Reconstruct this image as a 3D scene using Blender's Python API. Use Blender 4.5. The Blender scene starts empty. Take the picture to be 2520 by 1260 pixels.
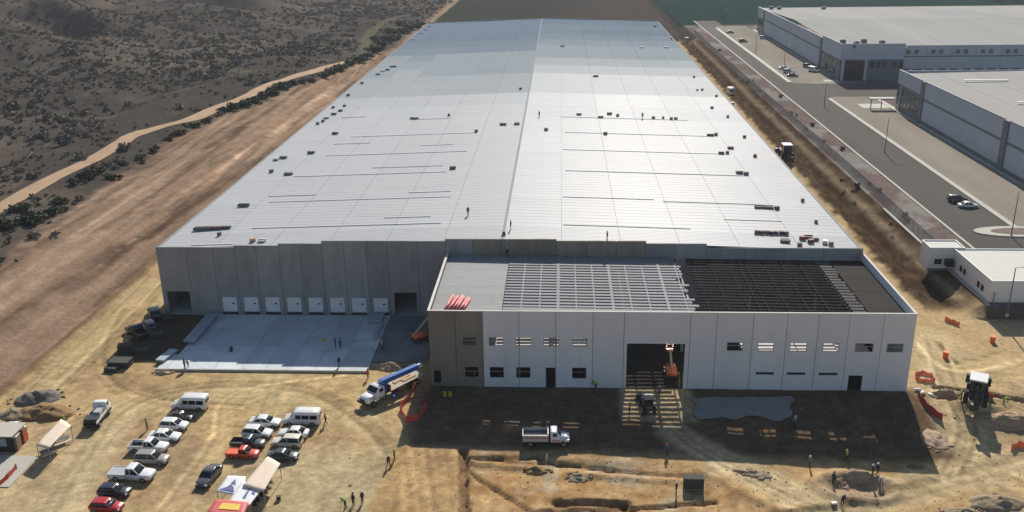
import bpy, bmesh, math, random
import numpy as np
from mathutils import Vector, Matrix
random.seed(7)
rad = math.radians
S = bpy.context.scene

# ------------------------------------------------------------------ camera, sky, sun, exposure
CF, CP, CR, CYAW = 2300.0, 0.3512, -0.0150, -0.0545          # focal length in photo pixels, pitch, roll, yaw
CAM = np.array([73.07, -155.77, 69.06])
_fw = np.array([math.sin(CYAW)*math.cos(CP), math.cos(CYAW)*math.cos(CP), -math.sin(CP)])
_r0 = np.array([math.cos(CYAW), -math.sin(CYAW), 0.0]); _u0 = np.cross(_r0, _fw)
_rt = _r0*math.cos(CR)+_u0*math.sin(CR); _up = -_r0*math.sin(CR)+_u0*math.cos(CR)
cd = bpy.data.cameras.new('camera'); cam = bpy.data.objects.new('camera', cd); S.collection.objects.link(cam)
cd.sensor_width = 36.0; cd.lens = CF/2520*36.0; cd.clip_start = 1.0; cd.clip_end = 9000.0
m4 = Matrix.Identity(4)
for i in range(3):
    m4[i][0] = _rt[i]; m4[i][1] = _up[i]; m4[i][2] = -_fw[i]; m4[i][3] = CAM[i]
cam.matrix_world = m4
S.camera = cam
SUN_EL, SUN_AZ = rad(34.0), rad(7.0)                          # azimuth from +Y towards +X
W = bpy.data.worlds.new('World'); S.world = W; W.use_nodes = True
wn = W.node_tree.nodes; wl = W.node_tree.links
sky = wn.new('ShaderNodeTexSky'); sky.sky_type = 'NISHITA'; sky.sun_disc = False
sky.sun_elevation = SUN_EL; sky.sun_rotation = SUN_AZ; sky.air_density = 1.0; sky.dust_density = 0.6
wl.new(sky.outputs[0], wn['Background'].inputs[0]); wn['Background'].inputs[1].default_value = 0.075
sd = bpy.data.lights.new('sun', 'SUN'); so = bpy.data.objects.new('sun', sd); S.collection.objects.link(so)
sd.energy = 4.6; sd.angle = rad(0.5); sd.color = (1.0, 0.93, 0.82)
sv = Vector((math.sin(SUN_AZ)*math.cos(SUN_EL), math.cos(SUN_AZ)*math.cos(SUN_EL), math.sin(SUN_EL)))
so.rotation_euler = sv.to_track_quat('Z', 'Y').to_euler(); so.location = (60, 400, 400)
S.view_settings.view_transform = 'Standard'; S.view_settings.look = 'None'
S.view_settings.exposure = 0.35; S.view_settings.gamma = 1.0
S.render.engine = 'CYCLES'
HAZE_DENSITY = 0.0001

# ------------------------------------------------------------------ helpers
C = S.collection
def pix(px, py, z=0.0):
    d = _rt*(px-1260)/CF + _up*(630-py)/CF + _fw
    return CAM + d*((z-CAM[2])/d[2])
def pixy(px, py, y):
    d = _rt*(px-1260)/CF + _up*(630-py)/CF + _fw
    return CAM + d*((y-CAM[1])/d[1])
def _hash(ix, iy, s):
    n = (ix.astype(np.int64)*374761393 + iy.astype(np.int64)*668265263 + s*982451653) & 0x7fffffff
    n = ((n ^ (n >> 13))*1274126177) & 0x7fffffff
    return ((n ^ (n >> 16)) & 0xffff)/65535.0
def vn(x, y, s=0):
    x = np.asarray(x, float); y = np.asarray(y, float)
    ix = np.floor(x); iy = np.floor(y); fx = x-ix; fy = y-iy
    fx = fx*fx*(3-2*fx); fy = fy*fy*(3-2*fy)
    a = _hash(ix, iy, s); b = _hash(ix+1, iy, s); c = _hash(ix, iy+1, s); d = _hash(ix+1, iy+1, s)
    return (a*(1-fx)+b*fx)*(1-fy)+(c*(1-fx)+d*fx)*fy
def fbm(x, y, s=0, o=4):
    r = 0; a = .5; t = 0
    for k in range(o):
        r = r+a*vn(x, y, s+k); t += a; a *= .5; x = x*2.03+3.1; y = y*2.03+7.7
    return r/t
def ss(a, b, x):
    t = np.clip((x-a)/(b-a), 0, 1); return t*t*(3-2*t)
def segdist(x, y, p, q):
    px, py = p; qx, qy = q; dx, dy = qx-px, qy-py; L = dx*dx+dy*dy+1e-9
    t = np.clip(((x-px)*dx+(y-py)*dy)/L, 0, 1)
    return np.hypot(x-px-t*dx, y-py-t*dy)

ZR = 2.0                                                       # level of the neighbouring industrial park
def P2(px, py, z=0): p = pix(px, py, z); return (float(p[0]), float(p[1]))
TRENCH = [(P2(1141, 1112), P2(1144, 1330), .8, .9), (P2(1372, 1240, -.6), P2(1540, 1240, -.6), .9, 1.0),
          (P2(1330, 1262, -.6), P2(1560, 1252, -.6), .5, .6), (P2(1560, 1252, -.6), P2(1760, 1238, -.6), .45, .6),
          (P2(1150, 1130), P2(1330, 1128), .35, .5), (P2(1330, 1135), P2(1700, 1165), .35, .4),
          (P2(1160, 1165), P2(1310, 1255), .4, .4),
          (P2(2300, 968, -1), P2(2380, 978, -1), .7, 1.0), (P2(2430, 985, -1), P2(2540, 1005, -1), .7, 1.0),
          (P2(2300, 990, -1), P2(2370, 1000, -1), .9, .7), (P2(2030, 985), P2(2075, 1050), 1.2, .6), (P2(2170, 985), P2(2215, 1060), 1.2, .6)]
BERM = [(P2(1000, 1104), P2(975, 1300), .5, .25), (P2(2380, 1010, -1), P2(2540, 1050, -1), 1.6, .9),
        (P2(1160, 1140), P2(1320, 1150), .5, .35), (P2(1400, 1160), P2(1700, 1180), .6, .3), (P2(1720, 1150), P2(1900, 1240), .8, .35),
        (P2(1100, 1050), P2(1300, 1062), .8, .35), (P2(2150, 1215), P2(1900, 1250), .7, .3)]
PITS = [(P2(2110, 1185), 3.2, .8)]
def height(x, y):
    x = np.asarray(x, float); y = np.asarray(y, float)
    z = np.zeros(np.broadcast(x, y).shape)
    fz = np.interp(x, [30, 51, 75, 121, 170], [0, .3, 0, -1.2, -1.2])
    z = z+fz*ss(-29, -40, y)
    front = ss(-22, -28, y)
    z = z+front*(fbm(x/3.1, y/3.1, 11)-.5)*.22*ss(45, 62, x)
    z = z+ss(-24, -30, y)*(fbm(x/1.4, y/1.4, 12)-.5)*.10
    pit = ss(61, 62.5, x)*ss(-46.5, -48.5, y)*(1-ss(80, 95, x)); z = z-.45*pit
    tn = (fbm(x/1.3, y/1.3, 13)-.5)*.55
    for (p, q, w, d) in TRENCH: z = z-d*(1-ss(w*.55, w*.8, segdist(x, y, p, q)+tn))
    for (p, q, w, d) in BERM: z = z+d*(1-ss(0, w*1.6, segdist(x, y, p, q)))*(.5+fbm(x/1.1, y/1.1, 5))
    for (p, r, d) in PITS: 
        dd = np.hypot((x-p[0])/1.5, y-p[1]); z = z-d*(1-ss(r*.5, r*.85, dd))+.5*np.exp(-((dd-r*1.05)/.6)**2)*(.4+fbm(x/1.0, y/1.0, 6))
    # cut bank on the left, then the hill
    s = -12.5-x
    sb = np.clip(s, 0, None)
    bank = 8.0*(1-np.exp(-sb/15.0))*(1-.75*ss(250, 420, y))
    hill = 34*ss(60, 420, sb)*(.75+.5*fbm(x/90., y/90., 21, 3))*(1-.4*ss(450, 900, y))
    rough = (fbm(x/26., y/26., 22)-.5)*6*ss(45, 80, sb)+(fbm(x/85., y/62., 24, 3)-.5)*44*ss(75, 170, sb)+(fbm(x/6., y/14., 23)-.5)*1.1*ss(1, 6, sb)
    gul = -3.0*np.exp(-((sb-70)/9)**2)
    z = z+bank+hill+rough+gul+.7*np.exp(-((s-.2)/.9)**2)*(.4+vn(x/2., y/3., 3))
    # industrial park terrace on the right
    ter = ss(145.5, 150.0, x+(fbm(x/5., y/5., 31)-.5)*2.0)*ss(1.2, 1.6, y)
    z = z+ZR*ter
    z = z-1.1*np.exp(-((x-144.2)/1.3)**2)*ss(2, 14, y)+.55*np.exp(-((x-140.2)/1.5)**2)*ss(4, 12, y)*(.2+1.3*fbm(x/2.2, y/2.2, 33))
    z = z+(fbm(x/1.5, y/2.5, 34)-.5)*1.0*ss(138, 141, x)*(1-ss(148, 150, x))*ss(3, 10, y)
    z = z*1.0-1.5*ss(400, 520, y)*ss(-60, 0, x)*0
    return z
def hz(x, y): return float(height(np.array([x]), np.array([y]))[0])
def gp(px, py, dz=0.0):
    d = _rt*(px-1260)/CF + _up*(630-py)/CF + _fw
    ts = np.concatenate([np.arange(60, 420, .5), np.arange(420, 1800, 2.0)])
    P = CAM[None]+d[None]*ts[:, None]/np.linalg.norm(d)
    below = P[:, 2] <= height(P[:, 0], P[:, 1])+dz
    i = int(np.argmax(below)) if below.any() else len(ts)-1
    a, b = P[max(i-1, 0)], P[i]
    for _ in range(12):
        mth = (a+b)/2
        if mth[2] <= hz(mth[0], mth[1])+dz: b = mth
        else: a = mth
    return Vector((float(b[0]), float(b[1]), hz(b[0], b[1])))

def props(o, label=None, cat=None, group=None, kind=None):
    if label: o['label'] = label
    if cat: o['category'] = cat
    if group: o['group'] = group
    if kind: o['kind'] = kind
    return o
def thing(name, label, cat, loc=(0, 0, 0), rz=0.0, group=None, sc=1.0):
    o = bpy.data.objects.new(name, None); C.objects.link(o); o.empty_display_size = .3
    o.location = loc; o.rotation_euler = (0, 0, rz); o.scale = (sc, sc, sc)
    return props(o, label, cat, group)
def link(name, me, parent=None, loc=(0, 0, 0), rz=0.0):
    o = bpy.data.objects.new(name, me); C.objects.link(o)
    if parent: o.parent = parent
    o.location = loc; o.rotation_euler = (0, 0, rz); return o
def copy_tree(o, parent=None):
    c = o.copy(); C.objects.link(c); c.parent = parent
    for ch in list(o.children): copy_tree(ch, c)
    return c

class MB:
    def __init__(s): s.v = []; s.f = []
    def add(s, vs, fs):
        n = len(s.v); s.v += [tuple(map(float, p)) for p in vs]; s.f += [tuple(n+i for i in f) for f in fs]; return s
    def box(s, x0, x1, y0, y1, z0, z1, rz=0, about=(0, 0)):
        vs = [(x, y, z) for z in (z0, z1) for y in (y0, y1) for x in (x0, x1)]
        if rz:
            c, sn = math.cos(rz), math.sin(rz); ax, ay = about
            vs = [(ax+(x-ax)*c-(y-ay)*sn, ay+(x-ax)*sn+(y-ay)*c, z) for x, y, z in vs]
        return s.add(vs, [(0, 2, 3, 1), (4, 5, 7, 6), (0, 1, 5, 4), (2, 6, 7, 3), (0, 4, 6, 2), (1, 3, 7, 5)])
    def cyl(s, p, q, r0, r1=None, n=10, cap=True):
        r1 = r0 if r1 is None else r1
        p = Vector(p); q = Vector(q); d = (q-p).normalized()
        a = d.orthogonal().normalized(); b = d.cross(a)
        vs = []
        for c, r in ((p, r0), (q, r1)):
            for k in range(n):
                t = 2*math.pi*k/n; vs.append(c+a*math.cos(t)*r+b*math.sin(t)*r)
        fs = [(k, (k+1) % n, n+(k+1) % n, n+k) for k in range(n)]
        if cap: fs += [tuple(range(n-1, -1, -1)), tuple(range(n, 2*n))]
        return s.add(vs, fs)
    def bar(s, p, q, w, h):
        p = Vector(p); q = Vector(q); d = (q-p).normalized()
        up = Vector((0, 0, 1)) if abs(d.z) < .95 else Vector((0, 1, 0))
        a = d.cross(up).normalized()*w/2; b = a.cross(d).normalized()*h/2
        vs = [c+i*a+j*b for c in (p, q) for i, j in ((-1, -1), (1, -1), (1, 1), (-1, 1))]
        return s.add(vs, [(0, 1, 5, 4), (1, 2, 6, 5), (2, 3, 7, 6), (3, 0, 4, 7), (3, 2, 1, 0), (4, 5, 6, 7)])
    def loft(s, secs, cap=True):
        n = len(secs[0]); vs = [p for sec in secs for p in sec]
        fs = [(i*n+k, i*n+(k+1) % n, (i+1)*n+(k+1) % n, (i+1)*n+k) for i in range(len(secs)-1) for k in range(n)]
        if cap: fs += [tuple(range(n-1, -1, -1)), tuple((len(secs)-1)*n+k for k in range(n))]
        return s.add(vs, fs)
    def mesh(s, name, mat=None, smooth=False):
        me = bpy.data.meshes.new(name); me.from_pydata(s.v, [], s.f)
        if mat: me.materials.append(mat)
        bm = bmesh.new(); bm.from_mesh(me); bmesh.ops.recalc_face_normals(bm, faces=bm.faces); bm.to_mesh(me); bm.free()
        if smooth:
            for p in me.polygons: p.use_smooth = True
        me.update(); return me
    def build(s, name, mat=None, parent=None, smooth=False, loc=(0, 0, 0), rz=0.0):
        return link(name, s.mesh(name, mat, smooth), parent, loc, rz)

# ------------------------------------------------------------------ materials
MATS = {}
def M(name, col, rough=.7, metal=0., var=.12, scale=1.5, bump=0., rnd=0., spec=.4, stretch=None, dirt=None, emit=None, trans=0, coat=0):
    if name in MATS: return MATS[name]
    m = bpy.data.materials.new(name); m.use_nodes = True; MATS[name] = m
    nt = m.node_tree; N = nt.nodes; L = nt.links; b = N['Principled BSDF']
    b.inputs['Roughness'].default_value = rough; b.inputs['Metallic'].default_value = metal
    b.inputs['Specular IOR Level'].default_value = spec
    if coat: b.inputs['Coat Weight'].default_value = coat; b.inputs['Coat Roughness'].default_value = .08
    tc = N.new('ShaderNodeTexCoord'); mp = N.new('ShaderNodeMapping'); L.new(tc.outputs['Object'], mp.inputs[0])
    if stretch: mp.inputs['Scale'].default_value = stretch
    nz = N.new('ShaderNodeTexNoise'); nz.inputs['Scale'].default_value = scale; nz.inputs['Detail'].default_value = 6; nz.inputs['Roughness'].default_value = .62
    L.new(mp.outputs[0], nz.inputs[0])
    mr = N.new('ShaderNodeMapRange'); mr.inputs[1].default_value = .25; mr.inputs[2].default_value = .75
    mr.inputs[3].default_value = 1-var; mr.inputs[4].default_value = 1+var; L.new(nz.outputs[0], mr.inputs[0])
    val = mr.outputs[0]
    if rnd:
        oi = N.new('ShaderNodeObjectInfo'); r2 = N.new('ShaderNodeMapRange'); r2.inputs[3].default_value = 1-rnd; r2.inputs[4].default_value = 1+rnd
        L.new(oi.outputs['Random'], r2.inputs[0])
        mu = N.new('ShaderNodeMath'); mu.operation = 'MULTIPLY'; L.new(val, mu.inputs[0]); L.new(r2.outputs[0], mu.inputs[1]); val = mu.outputs[0]
    vm = N.new('ShaderNodeVectorMath'); vm.operation = 'SCALE'; vm.inputs[0].default_value = col[:3]; L.new(val, vm.inputs['Scale'])
    out = vm.outputs[0]
    if dirt:
        n2 = N.new('ShaderNodeTexNoise'); n2.inputs['Scale'].default_value = dirt[1]; n2.inputs['Detail'].default_value = 5
        L.new(mp.outputs[0], n2.inputs[0])
        r3 = N.new('ShaderNodeMapRange'); r3.inputs[1].default_value = dirt[2]; r3.inputs[2].default_value = dirt[2]+.2; r3.inputs[4].default_value = dirt[3]
        L.new(n2.outputs[0], r3.inputs[0])
        mx = N.new('ShaderNodeMix'); mx.data_type = 'RGBA'; L.new(r3.outputs[0], mx.inputs[0]); L.new(out, mx.inputs[6]); mx.inputs[7].default_value = (*dirt[0], 1); out = mx.outputs[2]
    L.new(out, b.inputs['Base Color'])
    if bump:
        bp = N.new('ShaderNodeBump'); bp.inputs['Strength'].default_value = bump; bp.inputs['Distance'].default_value = .08
        L.new(nz.outputs[0], bp.inputs['Height']); L.new(bp.outputs[0], b.inputs['Normal'])
    if trans:
        tb = N.new('ShaderNodeBsdfTransparent'); ms = N.new('ShaderNodeMixShader'); ms.inputs[0].default_value = trans
        L.new(b.outputs[0], ms.inputs[1]); L.new(tb.outputs[0], ms.inputs[2]); L.new(ms.outputs[0], N['Material Output'].inputs[0])
    return m
def paint(name, col, rough=.28): return M('paint_'+name, col, rough, 0, .04, 2, 0, 0, .5, coat=.4)
CONC = M('raw_concrete', (.27, .268, .265), .85, 0, .16, .35, .15, .12, .3, stretch=(1, 1, .35), dirt=((.17, .17, .168), .5, .52, .5))
CONCB = M('brown_concrete', (.24, .215, .175), .85, 0, .18, .4, .15, .12, .3, stretch=(1, 1, .4), dirt=((.15, .13, .10), .6, .5, .55))
WHITEP = M('white_wall_paint', (.66, .67, .69), .7, 0, .05, .3, .05, .04, .35, stretch=(1, 1, .3), dirt=((.5, .5, .5), .35, .56, .5))
GREYP = M('grey_wall_paint', (.40, .43, .47), .7, 0, .06, .3, 0, .04, .35)
DGREY = M('dark_grey_paint', (.12, .135, .15), .6, 0, .06, .6)
BLACK = M('black_rubber', (.015, .015, .016), .6, 0, .1, 3)
GLASS = M('dark_glass', (.012, .016, .02), .06, 0, .02, 1, spec=.6)
STEEL = M('galvanised_steel', (.27, .27, .285), .75, 0, .12, 2, 0, .1, .15)
DSTEEL = M('dark_primer_steel', (.022, .02, .021), .85, 0, .2, 2, 0, .3, .08)
SLAB = M('slab_concrete', (.52, .56, .58), .75, 0, .12, .5, .05, .14, .4, dirt=((.34, .37, .385), .25, .5, .6))
DOORW = M('door_white', (.66, .68, .70), .45, 0, .04, 1)
RUBBER = M('tyre_rubber', (.02, .02, .02), .85, 0, .1, 4)
RIM = M('rim_alloy', (.45, .45, .46), .35, .8, .05, 4)
TIMBER = M('timber', (.45, .31, .17), .8, 0, .2, 3, .1, .2)
ORANGE = M('orange_plastic', (.85, .14, .04), .55, 0, .1, 3)
ORMESH = M('orange_mesh', (.75, .12, .06), .7, 0, .25, 4, trans=.3)

# ------------------------------------------------------------------ ground
xs = np.unique(np.round(np.concatenate([np.linspace(-3200, -420, 14), np.arange(-420, -76, 4.), np.arange(-76, -20, .9), np.arange(-20, 152, .4), np.arange(152, 200, 1.2), np.arange(200, 640, 22.), np.linspace(640, 3200, 10)]), 3))
ys = np.unique(np.round(np.concatenate([np.linspace(-420, -84, 8), np.arange(-80, -18, .4), np.arange(-18, 60, 1.2), np.arange(60, 400, 3.), np.arange(400, 900, 8.), np.linspace(900, 4200, 14)]), 3))
X, Y = np.meshgrid(xs, ys); Z = height(X, Y)
def height(x, y):                                             # from here on: the built surface itself
    x = np.asarray(x, float); y = np.asarray(y, float)
    i = np.clip(np.searchsorted(xs, x)-1, 0, len(xs)-2); j = np.clip(np.searchsorted(ys, y)-1, 0, len(ys)-2)
    u = np.clip((x-xs[i])/(xs[i+1]-xs[i]), 0, 1); v = np.clip((y-ys[j])/(ys[j+1]-ys[j]), 0, 1)
    return (Z[j, i]*(1-u)+Z[j, i+1]*u)*(1-v)+(Z[j+1, i]*(1-u)+Z[j+1, i+1]*u)*v
nx, ny = len(xs), len(ys)
me = bpy.data.meshes.new('ground')
co = np.stack([X, Y, Z], -1).reshape(-1, 3)
idx = np.arange(nx*ny).reshape(ny, nx)
q = np.stack([idx[:-1, :-1], idx[:-1, 1:], idx[1:, 1:], idx[1:, :-1]], -1).reshape(-1, 4)
me.vertices.add(len(co)); me.vertices.foreach_set('co', co.astype(np.float32).ravel())
me.loops.add(q.size); me.loops.foreach_set('vertex_index', q.astype(np.int32).ravel())
me.polygons.add(len(q)); me.polygons.foreach_set('loop_start', (np.arange(len(q))*4).astype(np.int32))
me.polygons.foreach_set('use_smooth', np.ones(len(q), bool))
me.update(calc_edges=True)
# soil colours by place, some carrying painted shade (linear albedo)
def mix(a, b, t): return a*(1-t[..., None])+np.array(b)*t[..., None]
col = np.zeros((ny, nx, 3)); col[:] = (.445, .335, .185)
nA = fbm(X/9., Y/9., 41); nB = fbm(X/2.2, Y/2.2, 42); nC = fbm(X/30., Y/30., 43)
col = mix(col, (.37, .265, .155), ss(.45, .62, nA)*.7)
col = mix(col, (.47, .39, .26), ss(.55, .7, nC)*.5)
yard = ss(20, 40, X)*(1-ss(49, 51, X))*ss(-42, -50, Y)
col = mix(col, (.42, .365, .235), yard*.8)                              # paler compacted yard
lane = 1-ss(1.5, 4.0, np.abs(segdist(X, Y, P2(150, 1260), P2(300, 1010))))
col = mix(col, (.50, .425, .27), lane*.7)
for (p, q_) in [(P2(300, 1010), P2(560, 960)), (P2(560, 960), P2(880, 1040)), (P2(120, 960), P2(330, 700)), (P2(350, 700), P2(700, 960))]:
    col = mix(col, (.47, .38, .225), (1-ss(1.5, 5, segdist(X, Y, p, q_)))*.6)
worn = (1-ss(3, 8, segdist(X, Y, P2(420, 1100), P2(560, 1190))))*ss(.4, .6, nA); col = mix(col, (.27, .205, .135), worn*.6)
dock_shade = ss(-2.5, -1.0, X+(nB-.5)*2)*(1-ss(8.5, 9.5, X))*ss(-20.5, -18.5, Y+(nB-.5)*2)*(1-ss(.2, .6, Y)); col = mix(col, (.075, .058, .045), dock_shade*.95)  # dark soil beside the apron, the building's shade put into its colour
# soil before the annex, its shadow painted into the colour, gate strip left sandy
annex_shade = ss(50, 54, X+2*(nB-.5))*ss(-25, -27, Y)
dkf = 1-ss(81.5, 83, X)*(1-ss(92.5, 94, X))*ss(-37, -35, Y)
annex_shade = annex_shade*dkf
col = mix(col, (.10, .066, .048), annex_shade*(1-ss(-50, -44, -0+Y*0-47))*0+annex_shade*(ss(-47, -43, Y))*.9)
org = ss(60, 62, X)*(1-ss(-48, -44, Y)); col = mix(col, (.43, .29, .155), org*.85)
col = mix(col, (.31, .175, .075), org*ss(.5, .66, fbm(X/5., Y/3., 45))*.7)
col = mix(col, (.45, .40, .31), org*ss(.6, .72, fbm(X/3., Y/3., 46))*.6)
ramp = ss(49.5, 50.5, X)*(1-ss(60, 60.8, X))*(1-ss(-45.5, -44.5, Y)); col = mix(col, (.40, .275, .145), ramp*.85)
for (p, q_, w) in [(P2(1660, 1060), P2(1800, 1135), 2.2), (P2(1800, 1135), P2(2080, 1280, -1), 2.6), (P2(2000, 1260, -1), P2(2520, 1130, -1), 3.), (P2(2520, 1130, -1), P2(2700, 1090, -1), 3.), (P2(2300, 830), P2(2400, 1100, -1), 3.)]:
    col = mix(col, (.52, .43, .27), (1-ss(w*.6, w*1.7, segdist(X, Y, p, q_)+(nB-.5)*1.5))*.8)
pale = 1-ss(1.5, 2.2, segdist(X, Y, P2(2275, 860), P2(2315, 960))); col = mix(col, (.55, .48, .33), pale*.8*ss(125, 127, X))
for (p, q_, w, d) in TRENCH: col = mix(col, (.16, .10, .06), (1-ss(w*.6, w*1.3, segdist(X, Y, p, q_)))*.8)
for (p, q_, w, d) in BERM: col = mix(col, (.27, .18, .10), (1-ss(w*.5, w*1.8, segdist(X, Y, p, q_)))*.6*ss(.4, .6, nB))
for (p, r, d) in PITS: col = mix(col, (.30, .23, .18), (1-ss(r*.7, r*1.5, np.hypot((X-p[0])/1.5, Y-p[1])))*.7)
ins = ss(52.8, 53.3, X)*(1-ss(125.5, 126, X))*ss(-26.7, -26.3, Y)*(1-ss(0, .5, Y)); col = mix(col, (.060, .052, .044), ins)  # ground inside the annex darkened, indoor shade put into its colour
rgt = ss(126, 128, X)*(1-ss(2, 5, Y)); col = mix(col, (.49, .385, .235), rgt*.6)
# wheel tracks over the yard and the site
for k in range(46):
    rr = random.Random(k); ax = rr.uniform(-5, 145); ay = rr.uniform(-72, -28); an = rr.choice([rr.gauss(0, .25), rr.gauss(.7, .3), rr.gauss(1.5, .3)]); ln = rr.uniform(8, 26)
    dx, dy = math.cos(an), math.sin(an)
    for off in (-.85, .85):
        p = (ax-dy*off-dx*ln/2, ay+dx*off-dy*ln/2); q_ = (ax-dy*off+dx*ln/2, ay+dx*off+dy*ln/2)
        i0, i1 = np.searchsorted(ys, [min(p[1], q_[1])-1, max(p[1], q_[1])+1]); j0, j1 = np.searchsorted(xs, [min(p[0], q_[0])-1, max(p[0], q_[0])+1])
        sl = np.s_[i0:i1, j0:j1]; t = (1-ss(.18, .5, segdist(X[sl], Y[sl], p, q_)+(nB[sl]-.5)*.3))*.34
        col[sl] = col[sl]*(1-t[..., None]*.4) if k % 3 else col[sl]*(1+t[..., None]*.25)
def poly(pts, n=14):
    P = [np.array(p) for p in pts]; out = []
    for i in range(len(P)-1):
        p0, p1, p2, p3 = P[max(i-1, 0)], P[i], P[i+1], P[min(i+2, len(P)-1)]
        for k in range(n):
            t = k/n; out.append(.5*(2*p1+(p2-p0)*t+(2*p0-5*p1+4*p2-p3)*t*t+(3*p1-p0-3*p2+p3)*t**3))
    return out+[P[-1]]
HAUL = [[P2(1620, 1010), P2(1690, 1075), P2(1800, 1140), P2(1930, 1210), P2(2080, 1290, -1)], [P2(1880, 1290, -1), P2(2080, 1245, -1), P2(2300, 1180, -1), P2(2540, 1120, -1)], [P2(2290, 840), P2(2330, 960), P2(2370, 1060, -1), P2(2330, 1160, -1)],
        [P2(120, 1280), P2(210, 1130), P2(320, 1000), P2(520, 950), P2(760, 965), P2(900, 1050), P2(960, 1120)], [P2(20, 1020), P2(150, 900), P2(300, 760), P2(380, 680)], [P2(60, 1020), P2(190, 900), P2(330, 760), P2(395, 690)], [P2(300, 760), P2(250, 880), P2(330, 970), P2(600, 1000)],
        [P2(430, 1260), P2(560, 1080), P2(600, 980), P2(860, 940)], [P2(1020, 1110), P2(1030, 1180), P2(1040, 1280)], [P2(1090, 1110), P2(1100, 1180), P2(1110, 1280)], [P2(2520, 870), P2(2420, 900), P2(2330, 900), P2(2270, 840)]]
rh = random.Random(3)
for h_ in HAUL:
    fine = poly(h_)
    for off in [rh.uniform(-2.6, 2.6) for _ in range(7)]:
        br = rh.choice([-.16, -.12, .10, .14, -.14])
        for a, b_ in zip(fine[:-1], fine[1:]):
            d_ = b_-a; d_ = d_/(np.linalg.norm(d_)+1e-6); n2 = np.array([-d_[1], d_[0]])*off; p, q_ = a+n2, b_+n2
            i0, i1 = np.searchsorted(ys, [min(p[1], q_[1])-1.2, max(p[1], q_[1])+1.2]); j0, j1 = np.searchsorted(xs, [min(p[0], q_[0])-1.2, max(p[0], q_[0])+1.2])
            if i1 <= i0 or j1 <= j0: continue
            sl = np.s_[i0:i1, j0:j1]; t = (1-ss(.15, .55, segdist(X[sl], Y[sl], p, q_)+(nB[sl]-.5)*.5))
            f_ = 1+br*t*.8; col[sl] = col[sl]*f_[..., None]
sp = fbm(X/1.1, Y/1.1, 47, 3); near = (Y < -20)*(X > -14)
col *= (1+near*((sp-.5)*.55+(nB-.5)*.35))[..., None]
# left bank and hill
sb = -12.5-X
_eb = sorted([gp(*p)[:2] for p in [(-120, 730), (0, 650), (150, 530), (300, 430), (420, 345), (500, 300), (620, 262), (700, 225), (850, 165), (960, 118)]], key=lambda p: p[1])
edge = np.interp(Y, [p[1] for p in _eb], [-12.5-p[0] for p in _eb])+3*(fbm(X*0, Y/12., 51)-.5)
bk = ss(-.4, .6, sb)
col = mix(col, (.265, .182, .128), bk)
st = fbm(X/1.6, Y/55., 52); st2 = fbm(X/5., Y/90., 53)
col = mix(col, (.32, .235, .168), bk*ss(.5, .62, st)*.65); col = mix(col, (.195, .134, .096), bk*ss(.5, .64, st2)*.7)
col = mix(col, (.29, .20, .14), bk*ss(.60, .7, fbm(X/3., Y/26., 54))*.5); col = mix(col, (.10, .072, .055), bk*ss(.58, .7, fbm(X/2., Y/20., 55))*.5)
col = mix(col, (.16, .10, .055), np.exp(-((sb-.3)/.8)**2)*ss(-.6, .2, sb)*.7)
sc = ss(-2.5, 2.5, sb-edge+(nB-.5)*5)
col = mix(col, (.098, .081, .066), sc)
col = mix(col, (.128, .102, .078), sc*ss(.46, .6, fbm(X/34., Y/26., 56))*.8); col = mix(col, (.062, .055, .048), sc*ss(.48, .62, fbm(X/55., Y/40., 57))*.85)  # light and shaded sides of the hill folds painted as broad tones
col = mix(col, (.13, .105, .08), sc*ss(.64, .74, fbm(X/9., Y/20., 58))*.7)
rk = random.Random(17)
for k in range(120):
    sx0 = rk.uniform(-52, -13); y0 = rk.uniform(-70, 330); ln = rk.uniform(20, 110); dr = rk.gauss(0, .03)*ln; w = rk.uniform(.35, 1.0); br = rk.choice([-.35, -.25, .22, .3, .2])
    p, q_ = (sx0, y0), (sx0+dr, y0+ln)
    i0, i1 = np.searchsorted(ys, [y0-2, y0+ln+2]); j0, j1 = np.searchsorted(xs, [min(p[0], q_[0])-3, max(p[0], q_[0])+3]); sl = np.s_[i0:i1, j0:j1]
    t = (1-ss(w*.4, w*1.5, segdist(X[sl], Y[sl], p, q_)+(nB[sl]-.5)*1.2))*bk[sl]*(1-sc[sl])
    col[sl] = col[sl]*(1+br*t[..., None])
# behind the warehouse: ploughed field, green field
bh = ss(378, 386, Y)*(1-bk)
col = mix(col, (.070, .055, .046), bh); col = mix(col, (.088, .070, .058), bh*ss(.5, .6, fbm(X/200., Y/8., 61))*.6)
gf = ss(146, 149, X)*ss(440, 450, Y); col = mix(col, (.020, .042, .038), gf); col = mix(col, (.026, .05, .043), gf*ss(.4, .7, fbm(X/6., Y/60., 62))*.6)
grn = bh*ss(430, 520, Y)*(1-ss(20, 70, X-(Y-430)*.25)); col = mix(col, (.035, .045, .034), grn*.8)
# right side strip, trench and planted verge
rs = ss(125, 126, X)*ss(2, 8, Y)*(1-ss(375, 385, Y))
col = mix(col, (.44, .34, .20), rs*(1-ss(139, 141, X)))
tr = rs*ss(138.6, 140.2, X+(nB-.5)*3)
col = mix(col, (.060, .040, .026), tr); col = mix(col, (.125, .09, .06), tr*ss(.52, .68, fbm(X/1.2, Y/3., 64))*.7)
wedge = np.exp(-((X-147.2)/.9)**2)*rs; col = mix(col, (.30, .24, .17), wedge*.7)
vg = ss(149.5, 150.2, X)*ss(1.5, 2, Y)
col = mix(col, (.165, .125, .115), vg*(1-gf)); col = mix(col, (.25, .235, .215), vg*(1-gf)*ss(.52, .6, fbm(X/5., Y/10., 65))*.8)
lo = ss(150, 160, X)*(1-ss(0, 2, Y))*ss(-20, -14, Y); col = mix(col, (.40, .32, .22), lo*.5)
ca = me.color_attributes.new('soil', 'FLOAT_COLOR', 'POINT')
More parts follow.
